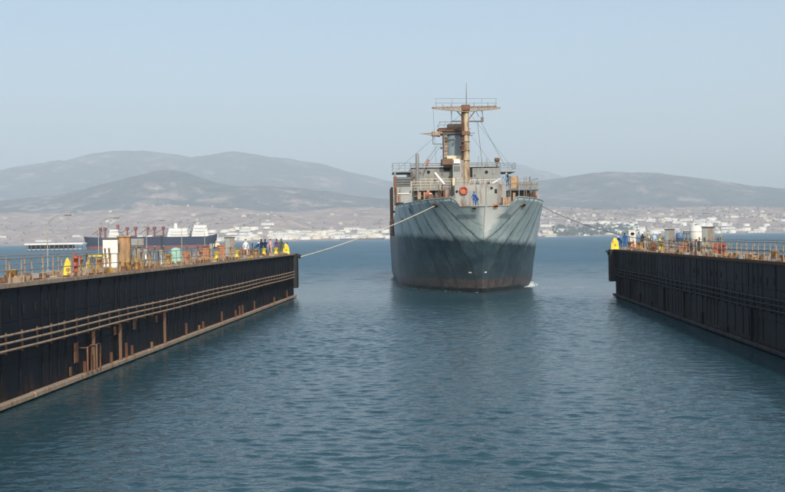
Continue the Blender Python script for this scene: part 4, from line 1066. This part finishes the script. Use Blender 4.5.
# hawse and mooring chocks
def chock(px, py, s, w_, h_, mat):
    p = S(px, py, s); zc = p.z; x = p.x
    # seat it on the flared plating
    b = lambda ss: halfb(ss, zc)
    ss = min((abs(abs(x) - b(v)), v) for v in [stem_s(zc) + .02 * k for k in range(900)])[1]
    sg = 1 if x > 0 else -1
    e = .15; t1 = Vector((sg * (b(ss + e) - b(ss)), e, 0)).normalized(); dz = .2; b2 = halfb(ss, zc + dz); t2 = Vector((sg * (b2 - b(ss)), 0, dz)).normalized()
    nrm = t1.cross(t2).normalized(); nrm = nrm if nrm.y < 0 else -nrm
    Mx = Matrix((( *t1, 0), (*nrm.cross(t1), 0), (*nrm, 0), (0, 0, 0, 1))).transposed(); Mx.translation = Vector((sg * b(ss), ss, zc))
    Mx = Mx @ Matrix.Diagonal((w_, h_, 1, 1)).to_4x4()
    r = MB().lathe([(1.25, -.1), (1.25, .06), (1.1, .12), (.95, .06)], 18, M=Mx).build('chock', mat, SH)
    MB().lathe([(.95, .062), (.95, .075)], 18, M=Mx).build('chock_opening', M['opening'], r); return Mx.translation
CH1 = chock(436.5, 205, -2, .42, .22, M['rust']); CH2 = chock(524, 205, -2, .42, .22, M['rust'])
chock(474, 208, -4, .22, .16, M['ochre']); chock(495, 206, -4, .26, .18, M['orange'])
chock(405.5, 218, 3, .14, .12, M['rust']); chock(412, 209.5, 3, .2, .35, M['blue'])
# white draught dashes low on the stem
for px, py, wv in ((472.5, 273.3, .34), (484, 272.8, .2)):
    p = S(px, py, .2); z = p.z; x = p.x; ss = min((abs(abs(x) - halfb(v, z)), v) for v in [stem_s(z) + .02 * k for k in range(300)])[1]
    a0, a1 = ss, ss + wv * 1.1; sg = 1 if x > 0 else -1
    m_ = MB(); m_.add([(sg * (halfb(a0, z) + .02), a0 - .02, z), (sg * (halfb(a1, z) + .02), a1 - .02, z), (sg * (halfb(a1, z + .14) + .02), a1 - .02, z + .14), (sg * (halfb(a0, z + .14) + .02), a0 - .02, z + .14)], [(0, 1, 2, 3)])
    m_.build('draught_mark', M['white'], SH)
# forecastle deckhouse / breakwater
sbox(455, 506, 184, 218, 9, 6, 'forecastle_house', M['grey_light'])
for x0, x1 in ((464, 464.6), (476, 476.5), (486, 486.5), (498, 498.5)): sbox(x0, x1, 185, 212, 8.93, .06, 'stiffener', M['grey'], 0)
for px, py in ((456.8, 191.5), (491.5, 188)): 
    p = S(px, py, 8.96); MB().lathe([(.17, 0), (.17, .04)], 14, M=Matrix.Translation(p) @ Matrix.Rotation(R(90), 4, 'X')).build('porthole', M['opening'], SH)
sbox(494.8, 497, 189, 193, 8.9, .08, 'window', M['opening'], 0)
sbox(503, 511, 197, 206, 6.5, 1.4, 'rusty_locker', M['rust_pale'])
# lifebuoy on the deckhouse front
lb = S(463.6, 190.5, 8.75); lbm = MB(); seg = 20
ring = [(lb.x + .44 * math.cos(2 * PI * k / seg), lb.y, lb.z + .44 * math.sin(2 * PI * k / seg)) for k in range(seg + 1)]
lbm.tube(ring, .12, 8, cap=False); lo = lbm.build('lifebuoy', M['red'])
lo.matrix_world = MS; tag(lo, 'orange red lifebuoy hanging on the front of the forecastle deckhouse', 'lifebuoy')
MB().box(lb.x - .36, lb.x + .36, lb.y + .15, lb.y + .24, lb.z - .36, lb.z + .36).build('lifebuoy_board', M['orange'], SH)
# platforms and rails at forecastle level
sbox(411, 445, 189.5, 191, 12, 5, 'side_platform', M['grey'])
sbox(411, 412.2, 181, 206, 12, .15, 'stanchion', M['grey_light'], 0); sbox(412, 452, 191.2, 206, 16, .3, 'screen_plate', M['grey'])
srail('railing', 411, 470, 181, 190, 12, M['cream'], 3, 6); srail('railing', 470, 500, 179.5, 184, 9.2, M['white'], 2, 6, 5)
srail('railing', 420, 462, 178.5, 184, 14, M['cream'], 2, 7)
sbox(414, 423, 190, 197, 13, 1.4, 'winch_housing', M['grey_dark']); sbox(425, 431, 192, 198, 11.5, 1, 'windlass_cover', M['red']); sbox(435, 440, 190.5, 198, 12.5, 1, 'locker', M['grey_dark'])
sbox(429.5, 432, 193, 195.5, 11.3, .4, 'white_box', M['white'])
stube([(435, 173, 11), (444.5, 184.5, 10)], .16, 'derrick_boom', M['white']); stube([(500, 179, 12), (491.5, 184, 10)], .12, 'derrick_boom', M['white'])
sbox(443, 453, 183, 206, 12.5, 3, 'vent_trunk', M['grey'])
sbox(452.5, 455, 178, 186, 11, 1, 'fairlead_box', M['cream'])
stube([(448, 206, 3), (455, 196, 8)], .07, 'ladder_rail', M['grey_light']); stube([(446.5, 206, 3), (453.5, 196, 8)], .07, 'ladder_rail', M['grey_light'])
sbox(500, 541, 205, 214, 13, 9, 'deck_plating', M['grey'])
sbox(511.5, 538, 188.6, 190.6, 13, 9, 'side_platform', M['grey_dark']); srail('railing', 512, 538, 178.5, 189, 13.1, M['grey_light'], 2, 4, 6)
sbox(519, 537, 181.5, 187.5, 13.3, .1, 'canvas_screen', M['grey']); 
sbox(511, 518, 176, 189, 14, 1.2, 'equipment_locker', M['tan']); sbox(513, 515.5, 192, 205, 13.5, .4, 'stanchion', M['rust_pale']); sbox(537, 538.2, 190, 203, 13.5, .2, 'stanchion', M['grey_light'], 0)
sbox(513, 530, 193, 195, 15, .1, 'pipe', M['rust'], 0); sbox(508, 534, 191, 206, 17, 3, 'house_side', M['grey_light'])
# loose gear crowding the forecastle and the wings
rg = random.Random(31)
for i in range(26):
    px = rg.choice([rg.uniform(412, 452), rg.uniform(455, 505), rg.uniform(508, 536)]); s_ = rg.uniform(9.2, 15)
    top_ = rg.uniform(176, 184) if px > 455 else rg.uniform(183, 190)
    stube([(px, 206, s_), (px + rg.uniform(-.3, .3), top_, s_)], rg.uniform(.03, .07), 'stanchion', M[rg.choice(['rust', 'grey_light', 'grey_dark', 'rust_pale', 'cream'])], 5)
for i in range(22):
    px = rg.choice([rg.uniform(412, 450), rg.uniform(500, 536)]); w_ = rg.uniform(1, 3.5); h_ = rg.uniform(1, 3.5); y_ = rg.uniform(192, 200); s_ = rg.uniform(9, 12.5)
    sbox(px, px + w_, y_ - h_, y_ + 6, s_, rg.uniform(.3, .9), 'deck_gear', M[rg.choice(['rust', 'grey_dark', 'rust_pale', 'tan', 'rust_dark', 'grey'])], .03)
for i in range(18):
    px = rg.uniform(412, 499); y_ = rg.uniform(169, 183); w_ = rg.uniform(.6, 2.6); sbox(px, px + w_, y_, y_ + rg.uniform(.6, 2.6), 31.85, .16, 'wall_fitting', M[rg.choice(['grey_dark', 'rust', 'grey_light', 'rust_dark'])], .01)
for i in range(9):
    px = rg.uniform(440, 470); y_ = rg.uniform(125, 150); sbox(px, px + rg.uniform(.6, 2.2), y_, y_ + rg.uniform(1, 3), 33.6, .5, 'platform_fitting', M[rg.choice(['grey_dark', 'rust', 'rust_dark', 'grey'])], .02)
srail('railing', 440, 467, 121.5, 124, 35, M['rust'], 1, 5, 2)
for px0, py0, px1, py1 in ((466, 110, 396, 171), (467, 110, 514, 170), (466, 128, 440, 158), (470, 134, 494, 167), (433, 107.6, 436, 163)):
    stube([(px0, py0, 31), (px1, py1, 32.5)], .018, 'stay_wire', M['grey_dark'], 4)
for px in (436, 443, 451, 474, 488, 495): stube([(px, 107.4, 31), (px, 107.4 - (3.5 if px % 2 else 5), 31)], .03, 'yard_fitting', M['rust_dark'], 4)
# main superstructure
sbox(411, 500.5, 167.5, 215, 32, 14, 'bridge_house', M['grey'])
sbox(411, 500.5, 166.6, 167.5, 31.8, 14.4, 'roof_edge', M['grey_light'], 0)
for px, py, r_ in ((428.5, 172, .17), (486.5, 172, .17)):
    p = S(px, py, 31.95); MB().lathe([(r_ * 1.4, 0), (r_ * 1.4, .05)], 14, M=Matrix.Translation(p) @ Matrix.Rotation(R(90), 4, 'X')).build('porthole', M['opening'], SH)
for x0, x1, y0, y1 in ((444, 450, 168, 171), (470.3, 472.3, 167.8, 177)): sbox(x0, x1, y0, y1, 31.9, .2, 'doorway', M['opening'], 0)
for x0 in (418, 424, 436, 478, 494): sbox(x0, x0 + .4, 168, 184, 31.94, .08, 'plate_seam', M['grey_light'], 0)
sbox(453, 463.5, 160, 186, 30, 1.9, 'centre_house', M['grey_light']); sbox(454, 460, 166, 171, 29.9, .12, 'window', M['grey_dark'], 0); sbox(453.8, 460, 159, 163.5, 29.7, 1.2, 'signal_box', M['white'])
sbox(442, 452.8, 158.5, 164.8, 30.3, 2.4, 'flag_locker', M['rust'])
# left wing levels
sbox(393, 411, 171, 172.6, 32, 6, 'bridge_wing', M['grey_light']); srail('railing', 393, 411, 163, 171, 32.1, M['grey'], 3, 3, 5)
sbox(500.5, 515.5, 170, 172.0, 32, 6, 'bridge_wing', M['grey_light']); srail('railing', 500.5, 515.5, 163, 170, 32.1, M['grey'], 3, 2, 5)
sbox(411, 500.5, 163.2, 163.5, 32.1, .06, 'rail_bar', M['grey'], 0); sbox(411, 500.5, 165.0, 165.3, 32.1, .06, 'rail_bar', M['grey'], 0)
for x0 in range(414, 500, 9): sbox(x0, x0 + .4, 163.2, 167, 32.1, .06, 'rail_post', M['grey'], 0)
sbox(394, 396.5, 176.5, 206, 29, .6, 'wing_pillar', M['rust'])
sbox(396.5, 411, 177, 186.4, 30.4, 5, 'gallery_shade_block', M['grey_dark']);  # solid dark block: shade under the wing put into its colour
for k in range(3): sbox(396.5, 411, 178.8 + k * 2.4, 179.3 + k * 2.4, 30.2, .12, 'gallery_rail', M['grey'], 0)
sbox(393.5, 412, 186.5, 211, 29, 12, 'side_house', M['grey_light']); sbox(398, 409, 193, 194, 28.9, .1, 'ledge', M['white'], 0)
sbox(396, 404, 202.5, 205.5, 28.92, .1, 'recess', M['opening'], 0)
sbox(391.8, 392.9, 187, 236, 31, 8, 'fender_strake', M['rust'])
sbox(394, 396, 172.6, 177, 32, .3, 'wing_bracket', M['grey'])
stube([(417.2, 184, 28), (417.2, 155, 28), (417.2, 153, 28)], [.26, .25, .12], 'vent_post', M['grey'], 10)
# mast and funnel tower
a = S(444, 166, 35); b = S(464.5, 131, 35)
tw = MB(); x0, x1, z0, z1 = a.x, b.x, a.z, b.z
prof_t = [(x0 + .4, z0), (x0 + .4, z0 + 1.6), (x0 + .2, z0 + 3.5), (x0 + .15, z1)]
tw.lathe([(1.55, z0), (1.6, z1)], 24, 0, ((x0 + x1) / 2 - .1, 36.5)); tw.build('tower', painted('tower_blue_grey', (.17, .23, .28), .22, .7, .5), SH)
tw2 = MB(); tw2.box(x0 + .0, x0 + .55, 34.7, 36.6, z0 + 1.0, z1 + .1, bev=.03); tw2.build('tower_ladder_case', M['rust_pale'], SH)
for k in range(9): MB().box(x0 - .06, x0 + .62, 34.62, 34.72, z0 + 1.2 + k * .5, z0 + 1.28 + k * .5).build('rung', M['grey_dark'], SH)
sbox(447, 463.5, 155.5, 166, 34, 1.2, 'tower_skirt', M['cream'])
sbox(438.5, 468, 127.5, 131.5, 34.2, 3.4, 'tower_platform', M['rust']); sbox(440, 466, 131.5, 134, 34.5, 3, 'platform_girder', M['grey_dark'])
sbox(448, 464, 123.5, 127.6, 34.8, 2.2, 'radar_base', M['rust_pale']); srail('railing', 438.5, 467, 124.5, 127.5, 34.2, M['grey'], 1, 5, 3)
stube([(466.3, 186, 31), (466.3, 150, 31), (466.0, 109, 31)], [.50, .47, .38], 'mast', painted('mast_cream_rust', (.48, .41, .28), .85, .9, .65, (.15, .065, .03)), 14)
stube([(462.6, 160, 31.3), (462.6, 112, 31.0)], .2, 'mast_dark_tube', M['rust_dark'], 8)  # dark tube running down the left edge of the mast
for y0_, y1_ in ((131, 135), (141, 142), (150, 151), (160, 161)): sbox(462, 470, y0_, y1_, 30.5, 1, 'mast_band', M['rust'], .02)
# yard at mid height, to the left, and stubs right
yd = MB(); yd.tube([S(420, 133.8, 33), S(442, 132.8, 33)], [.05, .17], 6); yd.tube([S(424, 134, 33), S(440, 136.5, 33)], [.04, .1], 6); yd.box(S(432, 134, 33).x, S(440, 134, 33).x, 32.4, 33.6, S(436, 136, 33).z, S(436, 131.6, 33).z, bev=.03); yd.build('lower_yard', M['rust_pale'], SH)
fr = MB().tube([S(433, 134, 33), S(433, 144, 33), S(443, 144, 33)], .07, 6); fr.tube([S(443, 144.2, 33), S(443, 134, 33)], .05, 6); fr.tube([S(433, 144, 33) , S(433, 144, 34.4)], .05, 6); fr.build('hanging_frame', M['grey_dark'], SH)
for py in (128.8, 133.2, 135.2): stube([(469, py, 31), (475 - abs(py - 133), py, 31)], .05, 'mast_stub', M['grey_dark'])
# upper yard: tapered lattice beam
up = MB(); n = 14
def lat(y_top_c, y_top_e, x0p, x1p, cx, s):
    T = []; Bt = []
    for k in range(n + 1):
        px = x0p + (x1p - x0p) * k / n; f = 1 - abs(px - cx) / max(cx - x0p, x1p - cx)
        T.append(S(px, y_top_e, s)); Bt.append(S(px, y_top_e + .8 + 3.6 * max(0, f) ** .8, s))
    return T, Bt
for s in (30.4, 31.6):
    T, Bt = lat(107, 107.3, 432, 500.5, 466, s); up.tube(T, .075, 5); up.tube(Bt, .075, 5)
    for k in range(n): up.tube([T[k], Bt[k + 1]], .055, 4); up.tube([Bt[k], T[k + 1]], .055, 4); up.tube([T[k], Bt[k]], .05, 4)
T0, B0 = lat(107, 107.3, 432, 500.5, 466, 30.4); T1, B1 = lat(107, 107.3, 432, 500.5, 466, 31.6)
for k in range(n + 1): up.tube([T0[k], T1[k]], .045, 4)
up.build('upper_yard', M['rust_pale'], SH)
pl_ = MB(); a = S(436, 107.2, 30.4); b = S(497, 107.2, 30.4); pl_.box(a.x, b.x, 30.5, 31.5, a.z + .02, a.z + .09); pl_.build('yard_walkway', M['rust'], SH)
yr = MB()
for py in (98.6, 103): 
    for s in (30.4, 31.6): yr.tube([S(435, py, s), S(497, py, s)], .022, 4)
for px in (436, 452, 466, 482, 496):
    for s in (30.4, 31.6): yr.tube([S(px, 98.4, s), S(px, 107.3, s)], .022, 4)
yr.build('yard_railing', M['grey'], SH)
sbox(462, 470, 104.5, 110, 30.2, 1.6, 'mast_head', M['rust']); stube([(466.3, 106, 31), (466.3, 83, 31)], [.09, .04], 'whip_antenna', M['grey'])
uf = MB(); uf.tube([S(451.5, 110, 31), S(451.5, 121.3, 31), S(483, 121.3, 31), S(482, 110, 31)], .085, 6); uf.tube([S(451.5, 121.3, 31), S(483, 121.3, 31)], .12, 6); uf.box(S(481, 120, 31).x, S(483.5, 120, 31).x, 30.8, 31.2, S(482, 122, 31).z, S(482, 117, 31).z); uf.build('antenna_frame', M['grey_dark'], SH)
stt = MB(); stt.tube([S(465, 120, 31), S(457, 111, 31)], .08, 6); stt.tube([S(468, 120, 31), S(475, 111, 31)], .08, 6); stt.tube([S(476, 111, 31), S(479, 117, 31)], .04, 5); stt.build('yard_strut', M['rust'], SH)
for pts in (((481, 122, 31), (505, 166, 38)), ((477.5, 122, 31), (482.5, 168, 32)), ((441, 145, 33), (414, 185, 28)), ((438, 145, 33), (421, 168, 32))):
    stube(pts, .03, 'stay_wire', M['grey_dark'], 4)
stube([(429, 159.5, 30), (426, 166, 30)], .12, 'stay_tensioner', M['red'])
for c_, w_ in ((486.5, 3.2), (427, 3)):
    af = MB().tube([S(c_ - w_ / 2, 167, 33), S(c_, 158.5, 33), S(c_ + w_ / 2, 167, 33)], .055, 5).tube([S(c_ - w_ / 4, 163, 33), S(c_ + w_ / 4, 163, 33)], .04, 5); af.build('antenna_trestle', M['rust'], SH)
p = S(497, 162, 33); MB().lathe([(.14, -.9), (.14, -.3), (.36, .1), (.42, .5), (.40, .55)], 14, M=Matrix.Translation(p) @ Matrix.Rotation(R(25), 4, 'X')).build('cowl_vent', M['rust'], SH)
for px in (478.5, 482): stube([(px, 168, 31), (px, 155 + (px - 478), 31)], .03, 'whip_antenna', M['grey'])
# aft body hidden behind the bridge: plain deckhouse and hatches
MB().box(-7, 7, 47, 60, 9.6, 14.5, bev=.05).build('aft_house', M['grey'], SH); MB().box(-5, 5, 62, 72, 9.6, 10.6, bev=.05).build('hatch_cover', M['grey_dark'], SH)
# bitts and windlass on the foredeck
for x in (-3.4, 3.4): MB().lathe([(.2, 9.6), (.2, 10.3), (.27, 10.35), (.27, 10.45)], 12, c=(x, -.2)).lathe([(.2, 9.6), (.2, 10.3), (.27, 10.35), (.27, 10.45)], 12, c=(x, .7)).build('bitts', M['grey_dark'], SH)
sbox(469.5, 479, 206.5, 215, -1.2, 1.4, 'bow_platform', M['grey_dark'])
def on_ship(px, py, s, kind, rz, top, legs, hat, label):
    p = MS @ S(px, py, s); return person(kind, p, rz, top, legs, hat, label, 'crew on board the ship')
on_ship(474.2, 206.2, -.6, 'stand', .3, 'blue', 'blue', 'hair', 'crewman in blue coveralls at the stem of the ship')
on_ship(476.8, 205.6, .3, 'bend', -.6, 'blue', 'navy', 'white', 'crewman in blue with a white hard hat next to the stem')
on_ship(477.5, 187.5, 9.4, 'crouch', 0, 'grey', 'dark', 'hair', 'crewman in grey crouching on the forecastle deckhouse roof')
on_ship(503.5, 184, 13, 'bend', 1.0, 'pale', 'navy', 'white', 'crewman in a pale blue shirt leaning at the right of the deckhouse')
on_ship(507.5, 186, 13.2, 'stand', -.5, 'navy', 'dark', 'hair', 'crewman in dark blue left of the tan locker on board')
on_ship(534, 206, 11.5, 'stand', 0, 'grey', 'navy', 'white', 'crewman with a white hard hat behind the right bulwark')
on_ship(537.5, 206, 14, 'stand', .3, 'pink', 'grey', 'hair', 'crewman in a pale pink shirt behind the right bulwark')

# ------------------------------------------------------------------ mooring lines
def rope(a, b, sag, r, mat, label, n=40):
    a, b = Vector(a), Vector(b); pts = []
    for i in range(n + 1):
        t = i / n; p = a.lerp(b, t); p.z -= sag * 4 * t * (1 - t); pts.append(p)
    tag(MB().tube(pts, r, 6).build('mooring_line', mat), label, 'rope')
rope(MS @ CH1, (-17.95, 129.1, TOP - .4), .45, .055, M['rope'], 'pale mooring line from the left bow chock of the ship to the left dock corner')
rope(MS @ S(538, 204, 6), (20.2, 60, TOP + .6), 1.6, .035, M['rope_dark'], 'dark mooring line from the right side of the bow to the right dock')

# ------------------------------------------------------------------ foam at the bow
fm = MB(); rg = random.Random(9)
def blob(x, y, r, h):
    k = 7; vs = [(x + r * rg.uniform(.6, 1.3) * math.cos(2 * PI * i / k), y + 1.8 * r * rg.uniform(.6, 1.3) * math.sin(2 * PI * i / k), .015) for i in range(k)] + [(x, y, h)]
    fm.add(vs, [(i, (i + 1) % k, k) for i in range(k)], 0, True)
for i in range(240):
    s = rg.uniform(12, 30); p = MS @ Vector((halfb(s, 0) + abs(rg.gauss(.1, .55)), s, 0)); blob(p.x, p.y, rg.uniform(.04, .18), rg.uniform(.03, .10))
for i in range(90): blob(rg.uniform(11.5, 17), 142 + rg.gauss(0, 1.5), rg.uniform(.03, .12), .03)
for i in range(60): s = rg.uniform(0, 28); p = MS @ Vector((-halfb(s, 0) - abs(rg.gauss(.05, .25)), s, 0)); blob(p.x, p.y, rg.uniform(.03, .1), .03)
m_, nt, b_ = base_mat('sea_foam', .8); b_.inputs['Base Color'].default_value = (.8, .84, .85, 1)
nt.links.new(ramp(nt, noise_tex(nt, coords(nt), 5, 3), [(.3, (.6, .66, .68)), (.7, (.85, .88, .88))]), b_.inputs['Base Color'])
tag(fm.build('foam', m_), 'white foam churned up along the waterline beside the ship bow', kind='stuff')

# ------------------------------------------------------------------ haze
hz = MB().box(-17000, 17000, -3000, 17600, -6, 1650).build('haze', [])
hm_ = bpy.data.materials.new('haze'); hm_.use_nodes = True; nt = hm_.node_tree; nt.nodes.clear()
vo = nt.nodes.new('ShaderNodeVolumePrincipled'); oo = nt.nodes.new('ShaderNodeOutputMaterial')
vo.inputs['Color'].default_value = (.765, .885, 1.0, 1); vo.inputs['Density'].default_value = 1.15e-4; vo.inputs['Anisotropy'].default_value = 0.0
nt.links.new(vo.outputs[0], oo.inputs['Volume']); hz.data.materials.append(hm_); tag(hz, kind='stuff')
